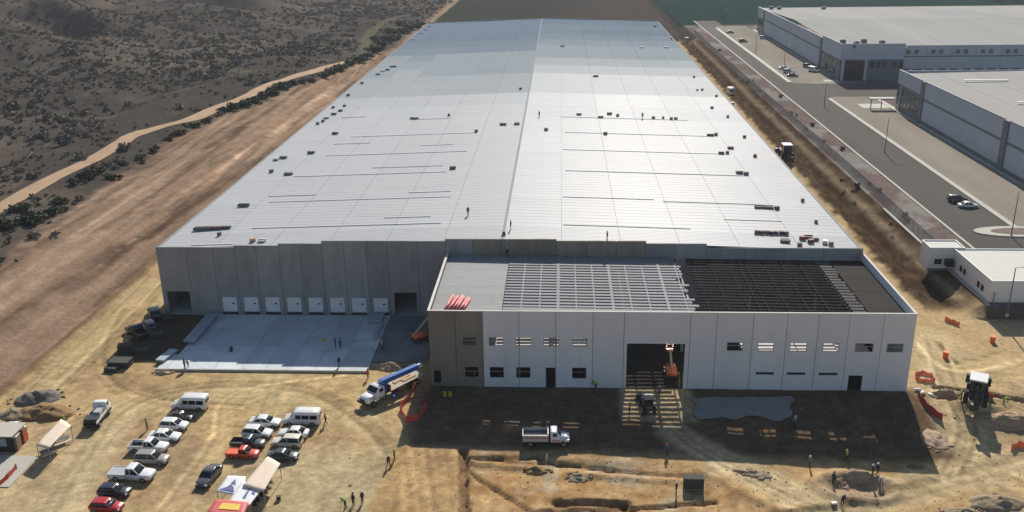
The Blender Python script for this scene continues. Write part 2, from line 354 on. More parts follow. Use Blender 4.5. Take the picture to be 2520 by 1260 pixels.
warm = (1-bk*.6)*(1-sc)*(1-vg)*(1-gf)*(1-bh); col = col*(1-warm[..., None]*np.array([0., .035, .10]))
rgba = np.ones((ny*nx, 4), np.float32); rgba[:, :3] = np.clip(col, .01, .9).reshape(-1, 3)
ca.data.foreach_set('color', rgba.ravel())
gm = bpy.data.materials.new('soil'); gm.use_nodes = True
N = gm.node_tree.nodes; L = gm.node_tree.links; b = N['Principled BSDF']; b.inputs['Roughness'].default_value = 1.0; b.inputs['Specular IOR Level'].default_value = 0.0
at = N.new('ShaderNodeAttribute'); at.attribute_name = 'soil'
tc = N.new('ShaderNodeTexCoord')
def nz(scale, det=6, ro=.65):
    n = N.new('ShaderNodeTexNoise'); n.inputs['Scale'].default_value = scale; n.inputs['Detail'].default_value = det; n.inputs['Roughness'].default_value = ro
    L.new(tc.outputs['Object'], n.inputs[0]); return n
a1, a2, a3 = nz(1.3, 9, .72), nz(.12), nz(.35, 8, .7)
r1 = N.new('ShaderNodeMapRange'); r1.inputs[1].default_value = .3; r1.inputs[2].default_value = .7; r1.inputs[3].default_value = .74; r1.inputs[4].default_value = 1.26; L.new(a1.outputs[0], r1.inputs[0])
r2 = N.new('ShaderNodeMapRange'); r2.inputs[1].default_value = .3; r2.inputs[2].default_value = .7; r2.inputs[3].default_value = .88; r2.inputs[4].default_value = 1.12; L.new(a2.outputs[0], r2.inputs[0])
mu0 = N.new('ShaderNodeMath'); mu0.operation = 'MULTIPLY'; L.new(r1.outputs[0], mu0.inputs[0]); L.new(r2.outputs[0], mu0.inputs[1])
r3 = N.new('ShaderNodeMapRange'); r3.inputs[1].default_value = .35; r3.inputs[2].default_value = .65; r3.inputs[3].default_value = .84; r3.inputs[4].default_value = 1.12; L.new(a3.outputs[0], r3.inputs[0])
mu = N.new('ShaderNodeMath'); mu.operation = 'MULTIPLY'; L.new(mu0.outputs[0], mu.inputs[0]); L.new(r3.outputs[0], mu.inputs[1])
vm = N.new('ShaderNodeVectorMath'); vm.operation = 'SCALE'; L.new(at.outputs['Color'], vm.inputs[0]); L.new(mu.outputs[0], vm.inputs['Scale']); L.new(vm.outputs[0], b.inputs['Base Color'])
bp = N.new('ShaderNodeBump'); bp.inputs['Strength'].default_value = .55; bp.inputs['Distance'].default_value = .25; L.new(a1.outputs[0], bp.inputs['Height']); L.new(bp.outputs[0], b.inputs['Normal'])
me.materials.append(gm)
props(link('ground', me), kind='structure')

# ------------------------------------------------------------------ ribbons: dirt track, creek bed, sheets, kerbs
def ribbon(name, pts, w, mat, lift=.2, label=None):
    P = [Vector((p[0], p[1], 0)) for p in pts]
    fine = []
    for i in range(len(P)-1):
        p0, p1, p2, p3 = P[max(i-1, 0)], P[i], P[i+1], P[min(i+2, len(P)-1)]
        n = max(3, int((p2-p1).length/4))
        for k in range(n):
            t = k/n
            fine.append(.5*((2*p1)+(p2-p0)*t+(2*p0-5*p1+4*p2-p3)*t*t+(3*p1-p0-3*p2+p3)*t**3))
    fine.append(P[-1]); mb = MB(); vs = []
    for i, c in enumerate(fine):
        d = (fine[min(i+1, len(fine)-1)]-fine[max(i-1, 0)]).normalized(); nrm = Vector((-d.y, d.x, 0))
        ww = w*(1+.25*(float(vn(i/2.3, 0.5, 71))-.5))
        for k in (-1, -.5, 0, .5, 1):
            x, y = c.x+nrm.x*k*ww/2, c.y+nrm.y*k*ww/2
            vs.append((x, y, max(hz(x, y), hz(c.x, c.y)-.4)+lift-(.12 if abs(k) == 1 else 0)))
    fs = [(i*5+k, i*5+k+1, (i+1)*5+k+1, (i+1)*5+k) for i in range(len(fine)-1) for k in range(4)]
    mb.add(vs, fs); o = mb.build(name, mat, smooth=True); props(o, kind='structure'); return o
TRACKM = M('track_dirt', (.37, .245, .145), .95, 0, .22, .3, .2, dirt=((.24, .16, .10), .15, .52, .5))
tpx = [(-160, 590), (-60, 545), (0, 512), (60, 480), (150, 430), (230, 393), (290, 358), (330, 332), (400, 312), (470, 293), (530, 268), (600, 240), (660, 210), (730, 187), (800, 168), (880, 148)]
ribbon('dirt_track', [gp(*p)[:2] for p in tpx], 4.6, TRACKM, .28)
CREEK = M('dry_creek', (.105, .10, .068), 1.0, 0, .4, .25, .1, 0, 0)
ribbon('dry_creek_bed', [gp(*p)[:2] for p in [(882, 146), (893, 118), (905, 92), (925, 68), (960, 48), (1010, 36)]], 6, CREEK, .3)

def sheet(name, x0, x1, y0, y1, z, mat, th=.05):
    return props(MB().box(x0, x1, y0, y1, z-th, z).build(name, mat), kind='structure')
ASPH = M('asphalt', (.265, .238, .20), .9, 0, .12, .12, .05, 0, .0, stretch=(1, .25, 1), dirt=((.33, .295, .245), .08, .5, .6))
ASPH2 = M('road_asphalt', (.092, .083, .074), .9, 0, .10, .15, .05, 0, .05, stretch=(1, .15, 1), dirt=((.125, .113, .1), .1, .5, .5))
PAVE = M('pavement_concrete', (.42, .40, .35), .85, 0, .1, .4)
sheet('road', 159.6, 173.2, 24, 470, ZR+.06, ASPH2)
sheet('side_road', 173.2, 460, 204, 232, ZR+.06, ASPH2)
sheet('parking_lot', 174.8, 190.2, 14, 203.6, ZR+.09, ASPH)
sheet('far_parking_lot', 168.5, 187, 233, 440, ZR+.10, ASPH)
sheet('gatehouse_forecourt', 160, 300, 2.2, 23.8, ZR+.05, ASPH)
def kerb(name, x0, x1, y0, y1, z0=ZR, h=.2):
    return props(MB().box(x0, x1, y0, y1, z0-.1, z0+h).build(name, PAVE), kind='structure')
kerb('kerb', 158.9, 159.5, 26, 470); kerb('kerb', 173.3, 174.7, 40, 200); kerb('kerb', 166.6, 168.4, 236, 430)
kerb('kerb', 174.8, 186, 232.2, 232.9); kerb('pavement', 190.4, 192.2, 40, 200, h=.22); kerb('pavement', 187.1, 188.6, 250, 420, h=.22)
kerb('pavement', 182, 188, 236, 241, h=.15); kerb('pavement', 181, 190.3, 181, 189, h=.16); kerb('kerb', 149.4, 149.9, 2.2, 60, h=.3)
# planted island near the gatehouse
isl = MB(); n = 24; c = pix(2500, 572, ZR)
ring = [(c[0]+9*math.cos(2*math.pi*k/n), c[1]+3.6*math.sin(2*math.pi*k/n)) for k in range(n)]
isl.loft([[(x, y, ZR) for x, y in ring], [(x, y, ZR+.28) for x, y in ring]]); props(isl.build('traffic_island', PAVE), kind='structure')
isl = MB(); ring = [(c[0]+1.2+6.6*math.cos(2*math.pi*k/n), c[1]+2.2*math.sin(2*math.pi*k/n)) for k in range(n)]
isl.loft([[(x, y, ZR+.2) for x, y in ring], [(x, y, ZR+.34) for x, y in ring]]); props(isl.build('island_soil', M('mulch', (.16, .11, .10), .95, 0, .2, 1)), kind='structure')
# ------------------------------------------------------------------ the warehouse under construction
WX, WL, YA = 125.8, 368.0, -26.6
XA, XR = 53.1, 62.9
def roofz(x): return 15.0-2.0*abs(x-XR)/62.9
wh = thing('warehouse', 'huge unfinished grey concrete warehouse with white metal roof and white-panelled front annex', 'warehouse', (0, 0, 0))
def wall_mesh(x0, x1, z0, z1, th, holes=()):
    gx = sorted(set([x0, x1]+[min(max(h[i], x0), x1) for h in holes for i in (0, 1)]))
    gz = sorted(set([z0, z1]+[min(max(h[i], z0), z1) for h in holes for i in (2, 3)]))
    def solid(i, j):
        if i < 0 or j < 0 or i >= len(gx)-1 or j >= len(gz)-1: return False
        cx, cz = (gx[i]+gx[i+1])/2, (gz[j]+gz[j+1])/2
        return not any(h[0] < cx < h[1] and h[2] < cz < h[3] for h in holes)
    mb = MB()
    for i in range(len(gx)-1):
        for j in range(len(gz)-1):
            if not solid(i, j): continue
            a, b_, c_, d_ = gx[i], gx[i+1], gz[j], gz[j+1]
            mb.add([(a, 0, c_), (b_, 0, c_), (b_, 0, d_), (a, 0, d_)], [(0, 1, 2, 3)])
            mb.add([(a, th, c_), (a, th, d_), (b_, th, d_), (b_, th, c_)], [(0, 1, 2, 3)])
            if not solid(i-1, j): mb.add([(a, 0, c_), (a, 0, d_), (a, th, d_), (a, th, c_)], [(0, 1, 2, 3)])
            if not solid(i+1, j): mb.add([(b_, 0, c_), (b_, th, c_), (b_, th, d_), (b_, 0, d_)], [(0, 1, 2, 3)])
            if not solid(i, j-1): mb.add([(a, 0, c_), (a, th, c_), (b_, th, c_), (b_, 0, c_)], [(0, 1, 2, 3)])
            if not solid(i, j+1): mb.add([(a, 0, d_), (b_, 0, d_), (b_, th, d_), (a, th, d_)], [(0, 1, 2, 3)])
    return mb
def wall_panel(x0, x1, z0, z1, y, th, mat, holes=(), gap=.03):
    return wall_mesh(x0+gap, x1-gap, z0, z1, th, holes).build('wall_panel', mat, wh, loc=(0, y, 0))
def topz(x):
    for lim, z in ((14.45, 13.35), (22.5, 13.7), (30.4, 14.1), (52.7, 14.65), (72.5, 15.05), (88.2, 14.75), (98.8, 14.3), (200, 13.55)):
        if x < lim: return z
DX = [12.4+4*k for k in range(8)]
holes = [(.9, 5.15, -1, 4.75), (43.0, 47.1, -1, 4.75)]+[(d-1.35, d+1.35, .75, 3.65) for d in DX]
edges = [0, 5.5, 10.4]+[14.4+4.0*k for k in range(10)]+[54.4+3.95*k for k in range(1, 18)]+[WX]
edges = [0, 5.5, 10.4, 14.45, 18.4, 22.5, 26.4, 30.4, 34.4, 38.4, 42.3, 47.7, 52.7, 57.6, 62.6, 67.5, 72.5, 77.7, 83, 88.2, 93.5, 98.8, 105.5, 112.3, 119, WX]
for a, b_ in zip(edges[:-1], edges[1:]):
    th = .28+.02*(hash(a) % 3 == 0)
    wall_panel(a, b_, -.4, topz((a+b_)/2), 0, .3, CONC if b_ < 58 or a > 88 else CONCB, [h for h in holes if h[1] > a and h[0] < b_])
# light cap along the stepped wall top
# dock doors
for d in DX:
    dd = MB().box(d-1.33, d+1.33, .10, .16, .76, 3.64)
    for k in range(1, 5): dd.box(d-1.33, d+1.33, .085, .10, .76+k*.576-.012, .76+k*.576+.012)
    o = dd.build('dock_door', DOORW, wh)
    MB().box(d+.45, d+.85, .065, .098, 2.25, 2.5).build('vision_panel', GLASS, o)
    MB().box(d-1.4, d+1.4, -.16, -.01, .28, .72).build('dock_bumper', BLACK, wh)
# side and rear walls, floor
for k in range(23):
    y0, y1 = .35+k*16.0, min(.35+(k+1)*16.0, WL)
    MB().box(0, .3, y0+.03, y1-.03, -.4, 13.1).build('wall_panel', CONC, wh)
    MB().box(WX-.3, WX, y0+.03, y1-.03, -.4, 13.1).build('wall_panel', CONC, wh)
for a, b_ in zip(edges[:-1], edges[1:]):
    MB().box(a+.33*(a == 0), b_-.33*(b_ == WX)-.04, WL, WL+.3, -.4, topz((a+b_)/2)+.1).build('wall_panel', CONC, wh)
MB().box(.35, WX-.35, .35, WL-.05, .02, .06).build('floor_slab', SLAB, wh)
# roof: separate sheet panels with narrow seams over a dark deck
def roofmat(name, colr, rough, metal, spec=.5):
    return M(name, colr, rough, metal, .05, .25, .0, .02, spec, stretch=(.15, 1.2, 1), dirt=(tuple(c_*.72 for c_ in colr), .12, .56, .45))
RT = [(0, (.435, .442, .45), .42, .045), (95, (.435, .445, .455), .45, .035), (150, (.385, .41, .425), .6, .012), (200, (.31, .345, .37), .7, 0), (245, (.225, .265, .305), .8, 0), (300, (.18, .225, .28), .8, 0), (380, (.185, .235, .29), .8, 0)]  # sky sheen of the far roof put into sheet colour, bluer with distance
RSHEEN = []
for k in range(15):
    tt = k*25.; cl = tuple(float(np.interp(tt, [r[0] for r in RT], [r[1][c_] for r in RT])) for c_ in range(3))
    RSHEEN.append(roofmat('roof_sheet_sheen_%d' % k, cl, float(np.interp(tt, [r[0] for r in RT], [r[2] for r in RT])), 0, float(np.interp(tt, [r[0] for r in RT], [r[3] for r in RT]))))
RMID = RSHEEN[8]
rows = [0.35]+[8+19.5*k for k in range(0, 19)]
rows = [r for r in rows if r < WL-6]+[WL-.02]
nc = 6; cw = 62.6/nc
dk = MB()
for s in (-1, 1):
    xe = .31 if s < 0 else WX-.31
    dk.add([(XR, .31, roofz(XR)-.16), (XR, WL, roofz(XR)-.16), (xe, WL, roofz(xe)-.16), (xe, .31, roofz(xe)-.16)], [(0, 1, 2, 3)])
dk.build('roof_deck', M('roof_deck_dark', (.24, .25, .26), .8, 0, .1, 1), wh)
cache = {}
for s in (-1, 1):
    for i in range(nc):
        for j in range(len(rows)-1):
            yl = rows[j+1]-rows[j]; Ym = (rows[j]+rows[j+1])/2
            t = Ym+random.Random(j*7+s).gauss(0, 9)+random.gauss(0, 1.5)+(10 if s < 0 else -28)  # right slope stays brighter farther back, sunlit side put into the tone
            mt = RSHEEN[int(min(max(t/25., 0), 14))]
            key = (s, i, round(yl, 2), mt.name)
            if key not in cache:
                xa = XR+s*(i*cw+.025); xb = XR+s*((i+1)*cw-.025)
                if xa > xb: xa, xb = xb, xa
                mb = MB(); za, zb = roofz(xa), roofz(xb); e = .03
                vs = [(xa, e, za-.1), (xb, e, zb-.1), (xb, yl-e, zb-.1), (xa, yl-e, za-.1), (xa, e, za), (xb, e, zb), (xb, yl-e, zb), (xa, yl-e, za)]
                mb.add(vs, [(4, 5, 6, 7), (0, 1, 5, 4), (1, 2, 6, 5), (2, 3, 7, 6), (3, 0, 4, 7)])
                # two raised standing ribs
                for fr in (.1, .2, .3, .4, .5, .6, .7, .8, .9):
                    yr = yl*fr; mb.add([(xa, yr, za), (xb, yr, zb), (xb, yr+.05, zb+.022), (xa, yr+.05, za+.022), (xb, yr+.1, zb), (xa, yr+.1, za)], [(0, 1, 2, 3), (3, 2, 4, 5)])
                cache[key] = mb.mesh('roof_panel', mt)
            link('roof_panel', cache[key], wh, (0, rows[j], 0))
MB().box(XR-.25, XR+.25, .35, WL, 15.0, 15.06).build('ridge_cap', RMID, wh)
# raised seam covers that read as thin dark lines across the near bays
SEAM = M('seam_cover', (.50, .51, .52), .7, 0, .2, 2)
seampx = [(1385, 552, 1700, 565), (1385, 483, 1610, 493), (1630, 492, 1880, 508), (1390, 418, 1830, 435), (1385, 368, 1790, 380), (1390, 325, 1760, 337), (1380, 290, 1690, 294),
          (1780, 538, 1925, 547), (660, 485, 780, 478), (660, 500, 1110, 482), (620, 562, 1085, 549), (915, 413, 1090, 408), (720, 436, 1100, 422), (820, 356, 912, 351), (800, 386, 1150, 370), (860, 340, 1170, 324), (1035, 359, 1115, 355), (1012, 292, 1108, 294), (840, 290, 900, 287), (470, 605, 575, 600), (1005, 475, 1110, 470), (945, 536, 1060, 533)]
for (x0, y0, x1, y1) in seampx:
    def onroof(px, py):
        z = 14.2
        for _ in range(6): p = pix(px, py, z); z = roofz(p[0])
        return p
    a, b_ = onroof(x0, y0), onroof(x1, y1); ym = (a[1]+b_[1])/2
    mb = MB(); mb.bar((a[0], ym, roofz(a[0])+.06), (b_[0], ym, roofz(b_[0])+.06), .3, .13); mb.build('seam_cover', SEAM, wh)

# ---- annex
XE = [53.1, 57.2, 61.4, 66.9, 72.5, 78.1, 82.8, 92.7, 96.6, 102.0, 107.0, 111.6, 116.1, 121.1, WX]
ah = []
for (a, b_) in ((58.2, 60.4), (62.3, 64.5), (66.4, 68.8), (70.6, 73.0), (75.0, 77.3)): ah.append((a, b_, 7.0, 8.45, 'w'))
for (a, b_) in ((98.3, 100.7), (102.9, 105.3), (107.7, 110.2), (112.6, 115.0), (117.3, 120.0), (122.0, 124.4)): ah.append((a, b_, 6.5, 7.95, 'w'))
for (a, b_) in ((58.4, 60.6), (62.3, 64.5), (66.4, 68.6), (75.0, 77.2)): ah.append((a, b_, 1.55, 3.42, 'w'))
for (a, b_) in ((102.9, 105.7), (107.6, 110.4), (112.4, 115.2)): ah.append((a, b_, 2.55, 2.98, 's'))
ah += [(70.95, 72.45, -.5, 3.38, 'd'), (53.6, 54.7, .55, 2.7, 'd'), (116.9, 119.0, -.5, 2.55, 'd'), (83.3, 92.05, -.5, 7.6, 'g')]
for a, b_ in zip(XE[:-1], XE[1:]):
    wall_panel(a, b_, -.5 if a < 78 else -.9, 12.74, YA+.02*((int(a*10)) % 2), .26, CONCB if b_ < 62 else WHITEP, [h[:4] for h in ah if h[1] > a and h[0] < b_], gap=.035)
for (a, b_, z0, z1, k) in ah:
    if k == 'w':
        f = MB(); t = .07
        f.box(a, b_, YA+.05, YA+.14, z0, z0+t).box(a, b_, YA+.05, YA+.14, z1-t, z1).box(a, a+t, YA+.05, YA+.14, z0+t, z1-t).box(b_-t, b_, YA+.05, YA+.14, z0+t, z1-t)
        f.box(a+t, b_-t, YA+.06, YA+.13, (z0+z1)/2+.1, (z0+z1)/2+.2); f.build('window_frame', STEEL, wh)
for x in XE[1:-1]:  # strips added behind the panel joints to stop sunlight leaking through
    z0 = 7.66 if 83 < x < 92.3 else -.5
    MB().box(x-.12, x+.12, YA+.285, YA+.34, z0, 12.7).build('joint_light_stop', DGREY, wh)
for x in edges[1:-1]:  # more added light-stopping strips, behind the dock wall joints
    MB().box(x-.12, x+.12, .305, .345, 4.9 if any(h[0]-.2 < x < h[1]+.2 for h in holes) else -.3, topz(x-.3)-.4).build('joint_light_stop', DGREY, wh)
# footing band
FOOT = M('footing_concrete', (.05, .05, .052), .9, 0, .2, 1)
MB().box(53.2, 78, YA-.25, YA+.2, -1.2, -.02).build('footing', FOOT, wh); MB().box(78.2, 83.2, YA-.25, YA+.2, -1.2, -.25).build('footing', FOOT, wh); MB().box(92.2, WX-.1, YA-.25, YA+.2, -1.6, -.1).build('footing', FOOT, wh)
# wall tops
MB().box(53.1, 53.36, YA+.28, -.02, -.5, 12.74).build('side_wall', CONCB, wh); MB().box(WX-.26, WX, YA+.28, -.02, -.9, 12.74).build('side_wall', WHITEP, wh)
CAP = M('wall_cap', (.55, .53, .48), .8, 0, .1, 1)
MB().box(53.0, WX+.05, YA-.03, YA+.3, 12.745, 12.82).build('wall_cap', CAP, wh); MB().box(53.0, 53.42, YA+.31, -.03, 12.745, 12.82).build('wall_cap', CAP, wh); MB().box(WX-.32, WX+.05, YA+.31, -.03, 12.745, 12.82).build('wall_cap', CAP, wh)
def az(x): return 12.2-(x-53)*.0125
DECKL = M('deck_sheet_light', (.27, .277, .28), .75, 0, .08, 1.2, 0, .07, .12)
DECKD = M('deck_sheet_dark', (.030, .025, .023), .85, 0, .2, 1.5, 0, .2, .08)
for k in range(7):
    y0 = -.1-3.72*(k+1)+.04; y1 = -.1-3.72*k
    MB().add([(53.45, y0, az(53)), (64.2, y0, az(64)), (64.2, y1, az(64)), (53.45, y1, az(53)), (53.45, y0, az(53)-.08), (64.2, y0, az(64)-.08), (64.2, y1, az(64)-.08), (53.45, y1, az(53)-.08)], [(0, 1, 2, 3), (7, 6, 5, 4), (0, 4, 5, 1), (1, 5, 6, 2), (2, 6, 7, 3), (3, 7, 4, 0)]).build('deck_sheet', DECKL, wh)
def slope_bar(name, xa, xb, y, w, h, mat, dz=0):
    mb = MB(); mb.bar((xa, y, az(xa)+dz), (xb, y, az(xb)+dz), w, h); return mb.build(name, mat, wh)
NR = 21
for k in range(NR):
    y = -.9-24.3*k/(NR-1)
    slope_bar('purlin', 64.3, 92.6+random.uniform(-.3, 2.2), y, .62 if k != NR-2 else 1.0, .16, STEEL)
    slope_bar('purlin', 95.0, 117.4, y, .26, .2, DSTEEL)
    slope_bar('deck_sheet', 117.6, 119.6+random.uniform(-.3, .3), y-.3, .8, .05, M('deck_sheet_grey', (.075, .07, .072), .8, 0, .1, 2, 0, .2, .1), .12)
    slope_bar('deck_sheet', 119.9, 125.45, y-.35, 1.18, .06, DECKD, .1)
for k in range(10):
    x = 67.1+k*2.85; hv = k in (2, 5, 8)
    MB().bar((x, -.4, az(x)-.1), (x, YA+.3, az(x)-.1), .42 if hv else .2, .3).build('joist', STEEL, wh)
for k in range(8):
    x = 96+k*3.05; MB().bar((x, -.4, az(x)-.15), (x, YA+.3, az(x)-.15), .16, .3).build('joist', DSTEEL, wh)
for x in (73, 83.0, 93.4, 104, 114.5):
    MB().box(x-.2, x+.2, -13.7, -13.3, 0, az(x)-.3).build('column', STEEL, wh)
    MB().bar((x, -.4, az(x)-.5), (x, YA+.3, az(x)-.5), .3, .45).build('girder', STEEL if x < 94 else DSTEEL, wh)
MEZ = M('mezzanine_slab', (.50, .48, .44), .8, 0, .1, .6)
MB().box(57.4, 82.6, YA+.3, -12, 5.0, 5.25).build('mezzanine_slab', MEZ, wh); MB().box(101.6, 121, YA+.3, -12, 4.4, 4.65).build('mezzanine_slab', MEZ, wh)
for x in (61, 67, 73.1, 79, 103, 109, 115): MB().box(x-.15, x+.15, -13.2, -12.9, 0, 4.4 if x > 100 else 5.0).build('column', STEEL, wh)
# red pipes / safety mesh rolls lying on the deck
# orange-red tubes lying on the annex deck
tb = thing('pipe_bundle', 'bundle of red plastic pipes lying on the light annex deck', 'pipes', (57.0, -22.2, az(57)+.02))
PINK = M('pink_pipe', (.78, .16, .16), .5, 0, .15, 3)
for k in range(6):
    mb = MB(); x = -1.5+k*.55; mb.cyl((x, -3.6, .2), (x+.7+(.2*k % .5), 2.6-(.9 if k > 3 else 0)-.3*(k % 2), .2), .2, n=8); mb.build('pipe', PINK, tb, smooth=True)

# ------------------------------------------------------------------ dock apron
ap = thing('apron', None, None); props(ap, kind='structure')
del ap['kind']; ap['kind'] = 'structure'
lx = [9.2, 13.2, 17.0, 21.4, 25.4, 29.6, 33.6, 37.6, 42.2]
for i in range(len(lx)-1):
    yy = [-.2, -6.8, -13.6, -22.2]
    for j in range(3):
        MB().box(lx[i]+.02, lx[i+1]-.02, yy[j+1]+.02, yy[j]-.02, -.3, .30+.012*((i+j) % 2)).build('slab', SLAB, ap)
DSLAB = M('damp_concrete', (.19, .20, .205), .7, 0, .25, .5, .05, 0, .4, dirt=((.08, .085, .09), .18, .5, .8))
MB().box(42.3, 51.2, -18.8, -.25, -.3, .27).build('slab', DSLAB, ap)
MB().box(7.6, 9.15, -22.2, -17.0, -.3, .29).build('slab', SLAB, ap)
MB().box(7.4, 42.3, -22.5, -22.22, -.3, .36).build('kerb_edge', PAVE, ap)
STEELB = M('blue_grey_steel', (.34, .39, .45), .5, .2, .12, 1)
def slabthing(px, py, L_, W_, rz, label, z=.3):
    p = pix(px, py, z); t = thing('concrete_plank', label, 'plank', (p[0], p[1], z), rz, None)
    MB().box(-W_/2, W_/2, -L_/2, L_/2, .45, .75).build('plank', STEELB, t)
    for y in (-L_*.35, L_*.35): MB().box(-W_/2+.1, W_/2-.1, y-.12, y+.12, 0, .44).build('bearer', TIMBER, t)
slabthing(497, 812, 12.0, 2.0, 0, 'long pale blue-grey precast plank on bearers beside the left doorway')
slabthing(925, 789, 3.2, 2.6, 0, 'short pale blue-grey precast block under the last dock door')
slabthing(412, 882, 4.2, 1.5, -.2, 'small grey precast plank at the front left corner of the apron', .05)
slabthing(932, 818, 6.0, .6, 0, 'narrow grey beam on bearers beside the short precast block')
# dark stacks in the building shade at the left corner
DARKW = M('dark_formwork', (.06, .055, .05), .85, 0, .25, 2, .1, .2); WTOP = M('white_sheet', (.72, .72, .70), .6, 0, .08, 2)
def stack(px, py, w, d, h, label, top):
    p = gp(px, py); t = thing('formwork_stack', label, 'stack', p, random.uniform(-.3, .3)); r = random.Random(px)
    k = 0; z = 0
    while z < h:
        o = r.uniform(-.15, .15); MB().box(-w/2+o, w/2+o, -d/2-o, d/2-o, z, z+.2).build('formwork_panel', DARKW, t); z += .24
        for sx in (-w*.3, w*.3): MB().box(sx-.06, sx+.06, -d/2, d/2, z-.04, z).build('bearer', DARKW, t)
    if top:
        MB().box(-w/2-.1, w/2+.1, -d/2-.1, d/2+.1, z, z+.06).build('cover_sheet', WTOP, t)
stack(298, 900, 3.4, 2.2, 1.1, 'low dark stack of formwork nearest the sandy yard', False)
stack(388, 830, 2.2, 1.8, .8, 'small dark stack of formwork in the shaded doorway ground', False)
stack(352, 868, 2.6, 1.6, .7, 'low dark stack of boards in shade behind the apron corner', False)

stack(420, 792, 1.6, 1.2, 1.0, 'small dark stack just in front of the left doorway', False)
stack(312, 866, 2.4, 1.6, 1.3, 'dark stack of formwork without cover, left of the doorway ground', False)
stack(275, 912, 2.0, 1.2, .6, 'lowest dark stack at the sunny end of the row', False)
# ------------------------------------------------------------------ right-hand park: warehouses, gatehouses, fence, poles
ROOFW = M('park_roof', (.40, .39, .37), .8, 0, .06, .1, 0, .03, 0, stretch=(1, .2, 1), dirt=((.30, .30, .295), .05, .5, .5))
def pixx(px, py, x):
    d = _rt*(px-1260)/CF + _up*(630-py)/CF + _fw; return CAM+d*((x-CAM[0])/d[0])
def box_part(t, name, mat, *a): return MB().box(*a).build(name, mat, t)
# near one: only its west wall and roof show
X2, Z2 = 191.6, ZR+13.6; Yn, Ys = 180.0, 22.0
b2 = thing('park_warehouse', 'light grey warehouse with white roof nearest the gatehouses on the right', 'warehouse')
cols = [float(pixx(px, py, X2)[1]) for px, py in ((2190, 260), (2268, 300), (2482, 420))]
ysn = [Yn, Yn-8, Yn-30, Yn-33, Yn-60, Yn-85, Yn-88, Yn-120, Ys]
YB = [Yn, 157.5, 155.0, 97.0, 94.0, 62.0, 59.0, Ys]
for i in range(len(YB)-1):
    a, b_ = YB[i+1], YB[i]; pil = (b_-a) < 4
    if pil: box_part(b2, 'pilaster', DGREY, X2-.35, X2+.3, a, b_, ZR-.2, Z2+.12); continue
    if i == 0:
        box_part(b2, 'wall_panel', GREYP, X2, X2+.3, a, b_-.02, ZR+9.2, Z2); box_part(b2, 'wall_panel', DGREY, X2+.02, X2+.3, a, b_-.02, ZR-.2, ZR+9.18)
        for k in range(5):
            y = b_-5.5-k*3.6
            for z in (ZR+2, ZR+5.6):
                f = box_part(b2, 'window', GLASS, X2-.04, X2+.02, y-1.1, y+1.1, z, z+2.4); box_part(f, 'window_frame', GREYP, X2-.06, X2-.045, y-.04, y+.04, z, z+2.4)
        box_part(b2, 'entrance_glass', GLASS, X2-.06, X2+.015, b_-3.4, b_-.3, ZR, ZR+9)
        box_part(b2, 'pilaster', GREYP, X2-.3, X2-.07, b_-4.5, b_-3.7, ZR-.2, ZR+9.2)
        box_part(b2, 'entrance_canopy', DGREY, X2-9, X2-.36, b_-1, b_+2.2, ZR+3.6, ZR+3.9)
        for xx in (X2-8.6, X2-5): box_part(b2, 'canopy_post', DGREY, xx-.12, xx+.12, b_-.6, b_-.3, ZR+.2, ZR+3.58)
    else:
        n = max(1, round((b_-a)/8.0)); w = (b_-a)/n
        for k in range(n):
            y0, y1 = a+k*w+.03, a+(k+1)*w-.03
            box_part(b2, 'wall_panel', GREYP, X2, X2+.3, y0, y1, ZR+1.3, ZR+7.6); box_part(b2, 'wall_panel', GREYP, X2, X2+.3, y0, y1, ZR+8.4, Z2)
        box_part(b2, 'dark_band', DGREY, X2+.02, X2+.28, a, b_, ZR+7.62, ZR+8.38); box_part(b2, 'plinth', DGREY, X2-.03, X2+.28, a, b_, ZR-.2, ZR+1.28)
    box_part(b2, 'parapet_cap', DGREY, X2-.12, X2+.42, a+.01, b_-.01, Z2+.125, Z2+.3)
box_part(b2, 'wall_panel', GREYP, X2+.31, 420, Yn-.3, Yn, ZR-.2, Z2); box_part(b2, 'wall_panel', GREYP, X2+.31, 420, Ys, Ys+.3, ZR-.2, Z2)
RW = 11.5
for k in range(20):
    x0 = X2+.45+k*RW; z0 = Z2-.9+1.6*(1-abs((x0-305)/115)); z1 = Z2-.9+1.6*(1-abs((x0+RW-305)/115))
    MB().add([(x0, Ys+.35, z0), (x0+RW-.08, Ys+.35, z1), (x0+RW-.08, Yn-.35, z1), (x0, Yn-.35, z0)], [(0, 1, 2, 3)]).build('roof_panel', ROOFW, b2)
for k in range(7):
    y = 45+k*19.; x = X2+14+(k % 2)*18; box_part(b2, 'skylight', WTOP, x, x+14, y, y+1.0, Z2-.1, Z2+.12)
for k in range(6): box_part(b2, 'roof_vent', STEEL, X2+2+.9*k, X2+2.3+.9*k, 76-k*2, 76.4-k*2, Z2-.8, Z2+.9)
